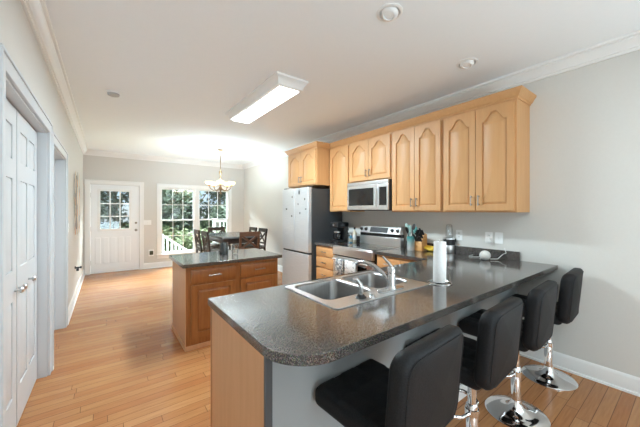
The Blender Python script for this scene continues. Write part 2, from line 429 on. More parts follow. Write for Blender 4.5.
# door leaf at the back of the passage opening
w = MB(); ya, yb = 3.56, 4.55; h = (yb - ya) / 2
panel_door(w, ya, yb, .01, DZ - .01, .035, lambda u, v, n: (XL - .118 + n, u, v),
           [(ya + .11, ya + h - .05, .24, .84), (ya + h + .05, yb - .11, .24, .84), (ya + .11, ya + h - .05, 1.03, 1.62), (ya + h + .05, yb - .11, 1.03, 1.62),
            (ya + .11, ya + h - .05, 1.72, 1.9), (ya + h + .05, yb - .11, 1.72, 1.9)])
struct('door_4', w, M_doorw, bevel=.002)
def casing(name, y0, y1, z1, wd=.09):
    w = MB()
    for (a, b, c, e) in ((y0 - wd, y0, 0, z1 + wd), (y1, y1 + wd, 0, z1 + wd), (y0, y1, z1, z1 + wd)):
        w.box(XL, XL + .018, a, b, c, e)
    w.box(XL, XL + .026, y0 - wd, y1 + wd, z1 + wd - .018, z1 + wd); w.box(XL, XL + .026, y1 + wd - .018, y1 + wd, 0, z1 + wd - .018); w.box(XL, XL + .026, y0 - wd, y0 - wd + .018, 0, z1 + wd - .018)
    w.box(XL - .1, XL, y0 - .001, y0 + .012, 0, z1) ; w.box(XL - .1, XL, y1 - .012, y1 + .001, 0, z1); w.box(XL - .1, XL, y0, y1, z1 - .012, z1 + .001)
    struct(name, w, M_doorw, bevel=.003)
casing('trim_2', 1.985, 3.325, CZ)
casing('trim_3', 3.545, 4.565, DZ)

# entry door in the far wall
fD = lambda u, v, n: (u, YF + .06 - n, v)
w = MB(); g = (-.115, .44, .985, 1.86)
a0, a1, c0, c1 = DX0 + .008, DX1 - .008, .006, DH - .008
w.prism([(a0, c0), (a1, c0), (a1, c1), (a0, c1)], [[(g[0], g[2]), (g[1], g[2]), (g[1], g[3]), (g[0], g[3])]], 0, .045, fD)
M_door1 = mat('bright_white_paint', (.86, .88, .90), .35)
door = struct('door_1', w, M_door1, bevel=.002)
w = MB()
w.prism([(g[0] - .04, g[2] - .04), (g[1] + .04, g[2] - .04), (g[1] + .04, g[3] + .04), (g[0] - .04, g[3] + .04)], [[(g[0] + .01, g[2] + .01), (g[1] - .01, g[2] + .01), (g[1] - .01, g[3] - .01), (g[0] + .01, g[3] - .01)]], .045, .058, fD)
for i in (1, 2):
    x = g[0] + (g[1] - g[0]) * i / 3; w.box(x - .011, x + .011, YF + .005, YF + .03, g[2], g[3])
    z = g[2] + (g[3] - g[2]) * i / 3; w.box(g[0], g[1], YF + .004, YF + .031, z - .011, z + .011)
w.build('window_grille', M_trim, door, bevel=.002)
MB().box(g[0], g[1], YF + .034, YF + .040, g[2], g[3]).build('pane', M_glass, door)
w = MB()
for i in range(5):
    x = -.20 + i * .14; w.box(x, x + .10, YF + .010, YF + .018, .22, .80)
w.build('embossed_panel', M_door1, door, bevel=.006, seg=2)
w = MB(); w.lathe([(.027, 0), (.027, .012), (.01, .016), (.01, .04), (.024, .045), (.028, .06), (.02, .072), (0, .074)], (.567, YF + .015, .95), 16, 'y')
w.v = [(x, 2 * (YF + .015) - y, z) for x, y, z in w.v]; w.build('door_knob', M_nickel, door)
w = MB(); w.lathe([(.024, 0), (.024, .014), (.012, .02), (0, .021)], (.567, YF + .015, 1.12), 16, 'y')
w.v = [(x, 2 * (YF + .015) - y, z) for x, y, z in w.v]; w.build('deadbolt', M_nickel, door)
for z in (.25, 1.0, 1.75): MB().box(DX0 - .006, DX0 + .014, YF + .004, YF + .016, z - .05, z + .05).build('hinge', M_hinge, door)
w = MB()
for (a, b, c, e) in ((DX0 - .09, DX0, 0, DH + .09), (DX1, DX1 + .09, 0, DH + .09), (DX0, DX1, DH, DH + .09)): w.box(a, b, YF - .018, YF, c, e)
w.box(DX0 - .09, DX1 + .09, YF - .026, YF, DH + .072, DH + .09)
w.box(DX0 - .001, DX0 + .006, YF, YF + .1, 0, DH); w.box(DX1 - .006, DX1 + .001, YF, YF + .1, 0, DH); w.box(DX0, DX1, YF, YF + .1, DH - .006, DH + .001)
struct('trim_4', w, M_trim, bevel=.003)

# double-hung windows
for k, (x0, x1) in enumerate(WX):
    w = MB()
    for (a, b, c, e) in ((x0, x0 + .018, WZ0, WZ1), (x1 - .018, x1, WZ0, WZ1), (x0 + .018, x1 - .018, WZ0, WZ0 + .018), (x0 + .018, x1 - .018, WZ1 - .018, WZ1)):
        w.box(a, b, YF + .005, YF + .11, c, e)
    fr = struct('window_%d' % (k + 1), w, M_trim, bevel=.002)
    zm = 1.165
    for q, (z0, z1, yy) in enumerate(((WZ0 + .018, zm + .02, YF + .03), (zm - .02, WZ1 - .018, YF + .068))):
        s_ = MB(); a, b = x0 + .018, x1 - .018; t = .028
        s_.box(a, a + t, yy, yy + .034, z0, z1); s_.box(b - t, b, yy, yy + .034, z0, z1)
        s_.box(a + t, b - t, yy, yy + .034, z0, z0 + t); s_.box(a + t, b - t, yy, yy + .034, z1 - t, z1)
        sa = s_.build('sash', M_trim, fr, bevel=.002)
        gg = MB()
        for i in (1, 2):
            x = a + t + (b - a - 2 * t) * i / 3; gg.box(x - .008, x + .008, yy + .008, yy + .014, z0 + t, z1 - t)
        z = (z0 + z1) / 2; gg.box(a + t, b - t, yy + .007, yy + .015, z - .008, z + .008)
        gg.build('muntin', M_trim, sa)
        MB().box(a + t, b - t, yy + .016, yy + .021, z0 + t, z1 - t).build('pane', M_glass, sa)
w = MB(); x0, x1 = WX[0][0], WX[1][1]
w.box(x0 - .075, x0, YF - .018, YF, WZ0 - .02, WZ1 + .09); w.box(x1, x1 + .075, YF - .018, YF, WZ0 - .02, WZ1 + .09)
w.box(x0, x1, YF - .018, YF, WZ1, WZ1 + .09); w.box(WX[0][1], WX[1][0], YF - .014, YF, WZ0, WZ1)
w.box(x0 - .075, x1 + .075, YF - .026, YF, WZ1 + .074, WZ1 + .09)
w.box(x0 - .09, x1 + .09, YF - .05, YF, WZ0 - .03, WZ0 - .005); w.box(x0 - .075, x1 + .075, YF - .016, YF, WZ0 - .11, WZ0 - .03)
struct('trim_5', w, M_trim, bevel=.003)

# ------------------------------------------------------------------ outdoors
struct('ground_lawn', MB().box(-40, 60, YF + .4, 70, -1.0, -.9), M_grass)
struct('porch_floor', MB().box(-.9, 1.30, YF + .14, YF + 1.7, -.16, -.04), M_deckfloor)
def rail(name, label, pts, z_low, posts, loc):
    t = thing(name, label, 'railing', loc)
    a, b = Vector(pts[0]), Vector(pts[1])
    w = MB(); w.bar(a, b, .06, .05); w.build('handrail', M_deck, t, bevel=.006)
    lo = Vector((0, 0, -z_low)); w = MB(); w.bar(a + lo, b + lo, .045, .05); w.build('bottom_rail', M_deck, t, bevel=.004)
    L_ = (b - a).length; n = int(L_ / .125)
    for i in range(1, n):
        p = a.lerp(b, i / n); MB().box(p.x - .018, p.x + .018, p.y - .018, p.y + .018, p.z - z_low, p.z - .01).build('baluster', M_deck, t)
    for p in posts:
        w = MB(); w.box(p[0] - .05, p[0] + .05, p[1] - .05, p[1] + .05, p[2], p[3]); w.box(p[0] - .06, p[0] + .06, p[1] - .06, p[1] + .06, p[3], p[3] + .025)
        w.build('post', M_deck, t, bevel=.004)
YP = YF + 1.05
rail('stair_railing', 'white railing with balusters sloping down beside the outdoor steps', [(.98, YP, .93), (2.75, YP, -.38)], .62, [(.92, YP, -.04, 1.02), (2.80, YP, -.9, -.28)], (.92, YP, -.04))
rail('porch_railing', 'white porch railing with two thick posts seen through the right window', [(3.25, YP + 1.6, 1.02), (4.05, YP + 1.6, 1.02)], .75, [(3.18, YP + 1.6, -.9, 1.1), (4.12, YP + 1.6, -.9, 1.1)], (3.18, YP + 1.6, -.9))
t = thing('outdoor_steps', 'grey outdoor steps going down beside the sloping white railing', 'steps', (1.3, YF + .6, -.9))
for i in range(4):
    MB().box(1.30 + i * .28, 1.60 + i * .28, YF + .16, YF + 1.0, -.24 - .17 * i, -.20 - .17 * i).build('tread', M_deckfloor, t)
for yy in (YF + .2, YF + .94): MB().bar((1.3, yy, -.28), (2.5, yy, -1.0 + .1), .04, .16).build('stringer', M_deckfloor, t)

def leaves(mb, blobs, n, sz, rng):
    for _ in range(n):
        bx, by, bz, rx, ry, rz = blobs[rng.randrange(len(blobs))]
        v = Vector((rng.gauss(0, 1), rng.gauss(0, 1), rng.gauss(0, 1))).normalized() * (rng.random() ** .45)
        p = Vector((bx + v.x * rx, by + v.y * ry, bz + v.z * rz))
        u = Vector((rng.gauss(0, 1), rng.gauss(0, 1), rng.gauss(0, 1))).normalized(); q = u.orthogonal().normalized()
        s_ = sz * rng.uniform(.6, 1.3)
        mb.add([p - u * s_, p + q * s_ * .45, p + u * s_, p - q * s_ * .45], [(0, 1, 2, 3)])
def tree(x, y, hgt, r, kind, label, n, sz, seed, zb=-.9):
    rng = random.Random(seed)
    t = thing('leafy_tree', label, 'tree', (x, y, zb), 'trees behind the lawn')
    w = MB(); w.tube([(x, y, zb), (x + .06, y, zb + hgt * .35), (x - .05, y + .1, zb + hgt * .75)], [.13, .10, .04], 8)
    for k in range(6):
        a = rng.uniform(0, 6.28); z0 = zb + hgt * rng.uniform(.3, .6)
        w.tube([(x, y, z0), (x + math.cos(a) * r * .4, y + math.sin(a) * r * .4, z0 + hgt * .12), (x + math.cos(a) * r * .8, y + math.sin(a) * r * .8, z0 + hgt * .28)], [.05, .035, .015], 5)
    w.build('trunk', M_bark, t)
    bl = []
    for k in range(20):
        a = rng.uniform(0, 6.28); rr = r * rng.uniform(.1, .85)
        bl.append((x + math.cos(a) * rr, y + math.sin(a) * rr, zb + hgt * (.10 + .85 * rng.random()), r * .45, r * .45, hgt * .12))
    w = MB(); leaves(w, bl, n, sz, rng); w.build('foliage', M_leaf[kind], t)
tl = [(-1.6, 15.5, 5.4, 1.7, 0, 'dark tree behind the porch, leftmost in the entry door glass'),
      (.3, 16.6, 5.8, 1.8, 0, 'dark tree filling the middle of the entry door glass'),
      (2.0, 15.8, 5.2, 1.6, 1, 'green tree seen at the left edge of the left window'),
      (3.7, 17.4, 5.6, 1.7, 0, 'dark green tree seen in the middle of the left window'),
      (5.2, 16.6, 5.3, 1.7, 1, 'green tree seen behind the mullion between the windows'),
      (6.9, 18.0, 5.7, 1.9, 0, 'dark green tree seen at the right edge of the right window'),
      (8.8, 17.2, 5.4, 1.8, 1, 'green tree furthest right beyond the lawn')]
for i, (x, y, h, r, k, lb) in enumerate(tl): tree(x, y, h * 1.1, r, k, lb, 4200, .13, 20 + i)
bush_lb = ['dark bush behind the porch below the entry door trees', 'dark bush left of the left window view', 'yellow green bush low in the left window',
           'olive bush beyond the stair railing', 'yellow green bush behind the mullion', 'dark bush low in the right window', 'olive bush at the far right edge of the lawn']
for i in range(7):
    x = -1.2 + i * 1.6; y = 14.0 + (i % 3) * .5; rng = random.Random(50 + i)
    w = MB(); leaves(w, [(x + rng.uniform(-.6, .6), y + rng.uniform(-.4, .4), -.25 + rng.uniform(0, .35), .75, .5, .62) for _ in range(6)], 1500, .10, rng)
    single('leafy_bush', w, M_leaf[(0, 1, 2, 2, 2, 1, 2)[i]], bush_lb[i], 'bush', (x, y, -.9), 'bushes along the lawn')

# ------------------------------------------------------------------ kitchen: countertops
def arc(cx, cy, r, a0, a1, n=10): return [(cx + r * math.cos(math.radians(a0 + (a1 - a0) * i / n)), cy + r * math.sin(math.radians(a0 + (a1 - a0) * i / n))) for i in range(n + 1)]
CT0, CT = .876, .914
outer = [(XR, .765), (XR, 2.372), (2.605, 2.372), (2.605, 1.645), (.452, 1.645)] + arc(.452 + .19, .765 + .19, .19, 180, 270, 12)
hole = rrect(.925, 1.692, 1.088, 1.572, .05)
t = thing('countertop', 'dark speckled L-shaped countertop with rounded end, running from the stools to the stove', 'countertop', (XR, .765, CT0))
w = MB(); w.prism(outer, [hole], CT0, CT, XY); w.build('slab', M_counter, t, bevel=.004, seg=2)
MB().box(XR - .02, XR, 1.055, 2.372, CT, 1.0).build('backsplash', M_counter, t, bevel=.003)
t = thing('countertop', 'short dark speckled countertop between the stove and the refrigerator', 'countertop', (XR, 3.155, CT0))
MB().box(2.605, XR, 3.155, 3.615, CT0, CT).build('slab', M_counter, t, bevel=.004)
MB().box(XR - .02, XR, 3.155, 3.615, CT, 1.0).build('backsplash', M_counter, t, bevel=.003)

# half wall under the bar
struct('wall_peninsula', MB().box(.480, XR, 1.075, 1.115, 0, CT0), M_knee)
struct('baseboard_peninsula', MB().box(.480, XR - .03, 1.061, 1.075, 0, .10), M_trim, bevel=.003)
struct('trim_6', MB().box(.454, .484, .932, .945, 0, CT0), mat('dark_edge_strip', (.055, .06, .065), .35), bevel=.002)

# ------------------------------------------------------------------ cabinet doors
def arch_outline(u0, u1, v0, v1, ah, n=22, shoulder=.90):
    pts = [(u0, v0), (u1, v0)]; c = (u0 + u1) / 2; hw = (u1 - u0) / 2
    for i in range(n + 1):
        u = 1 - 2 * i / n; s_ = max(0, min(1, (shoulder - abs(u)) / .78)); pts.append((c + hw * u, v1 - ah + ah * (s_ * s_ * (3 - 2 * s_))))
    return pts
def cab_door(mb, u0, u1, v0, v1, fn, ah=0, fw=.058, T=.02):
    rect = [(u0, v0), (u1, v0), (u1, v1), (u0, v1)]
    hi = arch_outline(u0 + fw, u1 - fw, v0 + fw, v1 - fw * .8, ah)
    mb.prism(rect, [hi], T - .013, T, fn)
    mb.prism(rect, [], 0, T - .013, fn)
    i = .026
    h2 = arch_outline(u0 + fw + i, u1 - fw - i, v0 + fw + i, v1 - fw * .8 - i, ah)
    e = .006
    h1 = arch_outline(u0 + fw + e, u1 - fw - e, v0 + fw + e, v1 - fw * .8 - e, ah)
    mb.loft([[fn(a, b, T - .013) for a, b in h1], [fn(a, b, T - .001) for a, b in h2]])
def drawer_front(mb, u0, u1, v0, v1, fn, T=.02):
    mb.prism([(u0, v0), (u1, v0), (u1, v1), (u0, v1)], [], 0, T - .005, fn); i = .012
    mb.loft([[fn(*p, T - .005) for p in ((u0, v0), (u1, v0), (u1, v1), (u0, v1))], [fn(*p, T) for p in ((u0 + i, v0 + i), (u1 - i, v0 + i), (u1 - i, v1 - i), (u0 + i, v1 - i))]])
def pull(fn, u, v, horiz, T, par, L_=.076, m=None):
    w = MB(); e = L_ / 2
    P_ = (lambda s_: (u + s_, v)) if horiz else (lambda s_: (u, v + s_))
    w.tube([fn(*P_(-e - .012), T + .026), fn(*P_(e + .012), T + .026)], .0055, 8)
    for s_ in (-e, e): w.tube([fn(*P_(s_), T), fn(*P_(s_), T + .026)], .006, 8)
    w.build('handle', m or M_nickel, par)

ZB, ZT = 1.387, 2.42
def wall_cabinet(label, xf, y0, y1, z0, ndoor, arch=.088, handles=True, hz=None, nohandle=False):
    t = thing('wall_cabinet', label, 'cabinet', (XR, (y0 + y1) / 2, z0), 'maple wall cabinets over the kitchen counter')
    w = MB(); w.box(xf + .02, XR, y0 + .0015, y1 - .0015, z0, ZT); w.build('carcass', M_maple, t, bevel=.0015)
    fn = lambda u, v, n: (xf + .02 - n, u, v)
    m = .018; n = ndoor; wd = (y1 - y0 - 2 * m - (n - 1) * .005) / n
    for i in range(n):
        a = y0 + m + i * (wd + .005); b = a + wd
        w = MB(); cab_door(w, a, b, z0 + .018, ZT - .035, fn, arch)
        d = w.build('door', M_maple, t, bevel=.0025, seg=2)
        if not nohandle:
            hu = (b - .032) if i == 0 and n == 2 else (a + .032)
            pull(fn, hu, hz or z0 + .115, False, .02, d)
    return t
wall_cabinet('tall two-door maple wall cabinet at the right end of the row, side panel showing', 2.90, .975, 1.672, ZB, 2)
wall_cabinet('tall two-door maple wall cabinet just right of the microwave', 2.90, 1.672, 2.362, ZB, 2)
wall_cabinet('short two-door maple wall cabinet above the microwave', 2.90, 2.362, 3.150, 1.812, 2, arch=.078)
wall_cabinet('narrow single-door maple wall cabinet between microwave and refrigerator', 2.90, 3.150, 3.618, ZB, 1, nohandle=True)
wall_cabinet('short deep two-door maple cabinet above the refrigerator', 2.64, 3.622, 4.50, 1.815, 2, arch=.078)
w = MB(); cp = [(0, 2.405), (.006, 2.405), (.010, 2.418), (.020, 2.424), (.034, 2.450), (.050, 2.470), (.054, 2.486), (0, 2.486)]
path = [(XR, .975), (2.92, .975), (2.92, 3.62), (2.66, 3.62), (2.66, 4.5), (XR, 4.5)]
sweep(w, path[::-1], [(o, z) for o, z in cp]) if False else sweep(w, path, [(-o, z) for o, z in cp])
single('cabinet_crown', w, M_maple, 'maple crown moulding running along the tops of the wall cabinets', 'crown moulding', (2.92, .975, 2.405), smooth=30)

# base cabinets on the stove wall
fB = lambda u, v, n: (2.64 - n, u, v)
def base_body(t, y0, y1):
    w = MB(); w.box(2.64, XR - .001, y0, y1, .10, CT0); w.box(2.70, XR - .001, y0, y1, 0, .10); w.build('carcass', M_drawer, t, bevel=.0015)
t = thing('drawer_cabinet', 'maple base cabinet with four drawers between stove and refrigerator', 'cabinet', (2.95, 3.38, 0)); base_body(t, 3.165, 3.61)
for z0, z1 in ((.715, .852), (.545, .703), (.34, .533), (.125, .328)):
    w = MB(); drawer_front(w, 3.18, 3.597, z0, z1, fB); d = w.build('drawer', M_drawer, t, bevel=.002)
    pull(fB, 3.39, (z0 + z1) / 2, True, .02, d, .07)
t = thing('base_cabinet', 'maple base cabinet right of the stove, drawers on top of doors', 'cabinet', (2.95, 2.0, 0)); base_body(t, 1.66, 2.362)
for a, b in ((1.68, 2.008), (2.014, 2.345)):
    w = MB(); drawer_front(w, a, b, .71, .85, fB); d = w.build('drawer', M_drawer, t, bevel=.002); pull(fB, (a + b) / 2, .78, True, .02, d, .07)
    w = MB(); cab_door(w, a, b, .13, .695, fB); d = w.build('door', M_drawer, t, bevel=.002); pull(fB, b - .03 if a < 1.8 else a + .03, .60, False, .02, d, .07)

# peninsula cabinet with the end panel
t = thing('sink_cabinet', 'peninsula base cabinet with a plain tan wood end panel', 'cabinet', (1.5, 1.3, 0))
w = MB(); w.prism([(.48, 1.118), (2.60, 1.118), (2.60, 1.60), (.48, 1.60)], [[(.90, 1.14), (1.72, 1.14), (1.72, 1.585), (.90, 1.585)]], .10, CT0, XY)
w.box(.48, 2.60, 1.118, 1.52, .0, .10); w.build('carcass', M_panel, t)
MB().box(.458, .480, .945, 1.605, 0, CT0).build('end_panel', M_panel, t, bevel=.0015)
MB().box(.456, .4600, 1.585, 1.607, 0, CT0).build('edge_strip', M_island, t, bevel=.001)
fP = lambda u, v, n: (u, 1.60 + n, v)
for i in range(5):
    a = .50 + i * .42; w = MB(); cab_door(w, a, a + .41, .13, .84, fP); d = w.build('door', M_drawer, t, bevel=.002); pull(fP, a + .375, .74, False, .02, d, .07)

# ------------------------------------------------------------------ island
IX0, IX1, IY0, IY1 = .635, 1.665, 3.075, 3.775
IT = .872
t = thing('kitchen_island', 'honey wood kitchen island with dark top standing on the open floor', 'kitchen island', ((IX0 + IX1) / 2, (IY0 + IY1) / 2, 0))
MB().box(.598, 1.702, 3.03, 3.81, IT - .036, IT).build('countertop', M_counter, t, bevel=.004)
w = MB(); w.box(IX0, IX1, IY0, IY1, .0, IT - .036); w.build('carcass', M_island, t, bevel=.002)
w = MB()
for (a, b) in ((IX0 - .012, IX0), (IX1, IX1 + .012)): w.box(a, b, IY0 - .012, IY1 + .012, 0, .045)
w.box(IX0, IX1, IY0 - .012, IY0, 0, .045); w.box(IX0, IX1, IY1, IY1 + .012, 0, .045); w.build('shoe_moulding', M_panel, t, bevel=.004)
MB().box(IX0 - .004, IX0, IY0 + .0, IY1, .045, IT - .036).build('side_panel', M_panel, t)
fI = lambda u, v, n: (u, IY0 - n, v)
for a, b in ((.680, 1.135), (1.195, 1.640)):
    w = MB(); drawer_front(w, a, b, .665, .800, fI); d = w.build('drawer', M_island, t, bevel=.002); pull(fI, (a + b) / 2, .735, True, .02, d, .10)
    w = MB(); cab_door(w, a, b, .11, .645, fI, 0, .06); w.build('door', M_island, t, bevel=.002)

# candle jar and tumbler on the island
def at(x, y, z):
    a = (x - 320) / 285; b = (211 - y) / 285; v = (.6 + .8 * a, .8 - .6 * a, b); k = (z - 1.4) / b
    return (v[0] * k, v[1] * k, z)
p = at(224, 254.3, IT)
t = thing('candle_jar', 'black glass candle jar on the island, left of the clear tumbler', 'candle', p)
w = MB(); w.lathe([(.044, 0), (.05, .006), (.05, .135), (.047, .14), (.044, .135), (.044, .07), (0, .07)], p, 20); w.build('jar', M_gum, t)
MB().cyl((p[0], p[1], p[2] + .071), .04, .012, 16).build('wax', mat('wax', (.12, .12, .12), .6), t)
p = at(235, 254.6, IT)
w = MB(); w.lathe([(.030, 0), (.036, .004), (.041, .118), (.038, .118), (.033, .01), (0, .01)], p, 20)
single('glass_tumbler', w, M_clear, 'clear drinking glass beside the black candle jar', 'glass', p)

# ------------------------------------------------------------------ refrigerator
FX, FY0, FY1, FT = 2.505, 3.645, 4.455, 1.775
t = thing('refrigerator', 'stainless french door refrigerator with dark grey sides and magnets', 'refrigerator', (2.85, 4.05, 0))
MB().box(FX + .07, XR - .03, FY0, FY1, .03, FT - .02).build('cabinet_body', M_dgrey, t, bevel=.006)
MB().box(FX + .05, FX + .09, FY0 + .01, FY1 - .01, .0, .10).build('toe_grille', M_black, t)
ym = (FY0 + FY1) / 2
for a, b, z0, z1, nm in ((FY0, ym - .003, .745, FT, 'door'), (ym + .003, FY1, .745, FT, 'door'), (FY0, FY1, .09, .715, 'freezer_drawer')):
    d = MB().box(FX, FX + .066, a, b, z0, z1).build(nm, M_fridge, t, bevel=.008, seg=3)
MB().box(FX + .02, FX + .07, FY0 + .004, FY1 - .004, .715, .745).build('handle_recess', M_black, t)
for y in (FY0 + .05, FY1 - .05): MB().box(FX + .02, FX + .12, y - .03, y + .03, FT, FT + .018).build('hinge_cover', M_dgrey, t, bevel=.004)
def onX(x, y, X_):
    a = (x - 320) / 285; b = (211 - y) / 285; k = X_ / (.6 + .8 * a)
    return (X_, (.8 - .6 * a) * k, 1.4 + b * k)
mg = [((299.2, 192.3), .014, .036, 'dark oval magnet, topmost on the right refrigerator door', M_black), ((292.3, 197), .012, .018, 'small grey magnet, topmost on the left refrigerator door', M_dgrey),
      ((304.8, 199), .014, .016, 'small black magnet near the right edge of the refrigerator', M_black), ((298.2, 204), .012, .014, 'small dark magnet in the middle of the right refrigerator door', M_dgrey),
      ((305.8, 209), .022, .010, 'flat grey magnet near the right edge, above door middle', M_dgrey), ((300, 213), .014, .018, 'dark round magnet, lowest on the right refrigerator door', M_black),
      ((291.8, 216), .020, .016, 'grey magnet, lowest on the left refrigerator door', M_dgrey), ((286.6, 209), .024, .014, 'wide dark magnet at the left edge of the refrigerator', M_black)]
for (px, ry, rz, lb, mm) in mg:
    c = onX(px[0], px[1], FX); w = MB()
    w.loft([[(FX - h, c[1] + ry * s_ * math.cos(k * PI / 7), c[2] + rz * s_ * math.sin(k * PI / 7)) for k in range(14)] for h, s_ in ((0, 1), (.005, 1), (.008, .7))])
    single('fridge_magnet', w, mm, lb, 'magnet', (FX, c[1], c[2]), 'magnets on the refrigerator doors')

# ------------------------------------------------------------------ stove
SY0, SY1 = 2.385, 3.145
t = thing('stove', 'stainless electric range with black glass top and rear control panel', 'stove', (2.9, 2.765, 0))
w = MB(); w.box(2.625, 3.20, SY0, SY1, .03, .900); w.build('body', M_black, t, bevel=.003)
w = MB(); w.box(2.585, 3.12, SY0, SY1, .900, .912); w.build('cooktop_frame', M_steel, t, bevel=.003)
w = MB(); w.box(2.63, 3.115, SY0 + .015, SY1 - .015, .912, .917); ck = w.build('cooktop', M_glassb, t, bevel=.001)
for (bx, by, br) in ((2.75, 2.58, .10), (2.75, 2.96, .085), (3.0, 2.58, .075), (3.0, 2.96, .10)):
    w = MB(); w.tube([(bx + br * math.cos(k * PI / 16), by + br * math.sin(k * PI / 16), .9172) for k in range(32)], .0012, 4, True); w.build('burner_ring', M_dgrey, ck)
w = MB(); w.box(2.585, 2.625, SY0, SY1, .790, .900); w.build('front_panel', M_steel, t, bevel=.006)
w = MB(); w.box(2.590, 2.625, SY0 + .004, SY1 - .004, .215, .770); dr = w.build('oven_door', M_steel, t, bevel=.005)
MB().box(2.586, 2.592, SY0 + .10, SY1 - .07, .32, .69).build('oven_window', M_glassb, dr, bevel=.002)
w = MB(); w.tube([(2.545, SY0 + .05, .735), (2.545, SY1 - .05, .735)], .012, 12)
for y in (SY0 + .07, SY1 - .07): w.tube([(2.592, y, .735), (2.545, y, .735)], .010, 8)
w.build('handle', M_steel, dr)
MB().box(2.592, 2.625, SY0 + .004, SY1 - .004, .06, .205).build('storage_drawer', M_steel, t, bevel=.004)
# backguard: stainless foot, dark recess, tilted control panel
w = MB(); w.box(3.125, 3.20, SY0, SY1, .912, 1.035); w.build('backguard', M_steel, t, bevel=.003)
w = MB(); w.box(3.140, 3.20, SY0, SY1, 1.035, 1.080); w.build('vent_band', M_black, t)
w = MB(); w.loft([[(3.110, y, 1.080), (3.20, y, 1.080), (3.20, y, 1.178), (3.145, y, 1.178)] for y in (SY0 + .005, SY1 - .005)]); pn = w.build('control_panel', M_steel, t, bevel=.005)
sl = lambda z: 3.110 + .035 * (z - 1.08) / .098
w = MB(); w.loft([[(sl(z) - o, y, z) for z, o in ((1.095, .0015), (1.165, .0015), (1.165, -.004), (1.095, -.004))] for y in (2.60, 2.93)]); w.build('display', M_dgrey, pn)
for y in (2.43, 2.52, 3.01, 3.10):
    w = MB(); z = 1.13; w.lathe([(.026, 0), (.026, .004), (.019, .006), (.017, .026), (0, .027)], (0, 0, 0), 16, 'x')
    R = Matrix.Rotation(math.radians(180 + 19), 3, 'Y'); w.v = [tuple(R @ Vector(v) + Vector((sl(z), y, z))) for v in w.v]; w.build('knob', M_black, pn)
# towels over the oven handle
def hang_towel(y0, y1, zf, zb, m, label):
    n = 10; rows = [(2.561, zb), (2.561, .73), (2.556, .745), (2.545, .751), (2.532, .745), (2.529, .73), (2.527, zf)]
    w = MB(); front = []
    for (x, z) in rows:
        front.append([(x + .003 * math.sin(6 * k / n + z * 9) * (1 if z < .72 else .0), y0 + (y1 - y0) * k / n, z) for k in range(n + 1)])
    vs = [p for r in front for p in r]; fs = [(i * (n + 1) + k, i * (n + 1) + k + 1, (i + 1) * (n + 1) + k + 1, (i + 1) * (n + 1) + k) for i in range(len(rows) - 1) for k in range(n)]
    w.add(vs, fs); o = single('dish_towel', w, m, label, 'towel', (2.545, (y0 + y1) / 2, .75), 'towels over the oven handle', smooth=80)
    s_ = o.modifiers.new('thick', 'SOLIDIFY'); s_.thickness = .003
hang_towel(2.86, 3.02, .42, .50, M_towel, 'grey patterned dish towel, left one on the oven handle')
hang_towel(2.62, 2.83, .44, .50, M_towel2, 'white patterned dish towel, right one on the oven handle')

# ------------------------------------------------------------------ microwave
t = thing('microwave', 'stainless over-the-range microwave with dark window mounted under the cabinet', 'microwave', (3.05, 2.76, 1.405))
MB().box(2.885, XR, 2.378, 3.138, 1.405, 1.808).build('body', M_dgrey, t, bevel=.003)
MB().box(2.860, 2.885, 2.378, 3.138, 1.765, 1.808).build('vent_grille', M_steel, t, bevel=.003)
MB().box(2.858, 2.885, 2.545, 3.138, 1.415, 1.762).build('door', M_steel, t, bevel=.004)
MB().box(2.8565, 2.8585, 2.60, 3.10, 1.475, 1.715).build('door_window', M_glassb, t)
MB().box(2.862, 2.885, 2.378, 2.540, 1.415, 1.762).build('control_panel', M_steel, t, bevel=.003)
MB().box(2.8605, 2.8625, 2.40, 2.525, 1.475, 1.715).build('keypad', M_glassb, t)
w = MB(); w.tube([(2.825, 2.575, 1.47), (2.825, 2.575, 1.72)], .010, 10)
for z in (1.49, 1.70): w.tube([(2.858, 2.575, z), (2.825, 2.575, z)], .007, 8)
w.build('handle', M_steel, t)

# ------------------------------------------------------------------ sink
t = thing('kitchen_sink', 'double bowl stainless steel sink set into the peninsula countertop', 'sink', (1.31, 1.33, CT))
b1 = rrect(.945, 1.298, 1.192, 1.558, .05, 6); b2 = rrect(1.338, 1.672, 1.192, 1.558, .05, 6)
w = MB(); w.prism(rrect(.902, 1.715, 1.066, 1.594, .03, 4), [b1, b2], CT, CT + .006, XY); w.build('rim', M_sink, t, bevel=.0025)
for (x0, x1) in ((.945, 1.298), (1.338, 1.672)):
    w = MB(); rings = []
    for z, i, r in ((CT + .005, 0, .05), (CT - .01, .004, .05), (.78, .014, .055), (.742, .026, .06), (.733, .05, .05), (.730, .12, .04)):
        rings.append([(a, b, z) for a, b in rrect(x0 + i, x1 - i, 1.192 + i, 1.558 - i, r if i < .1 else .03, 6)])
    w.loft(rings, cap0=False); bs = w.build('basin', M_basin, t, smooth=60)
    s_ = bs.modifiers.new('thick', 'SOLIDIFY'); s_.thickness = .0015; s_.offset = 0
    cx = (x0 + x1) / 2; w = MB(); w.lathe([(.045, 0), (.045, .003), (.036, .004), (.030, .001), (0, .001)], (cx, 1.375, .731), 20); w.build('drain', M_chrome, bs)
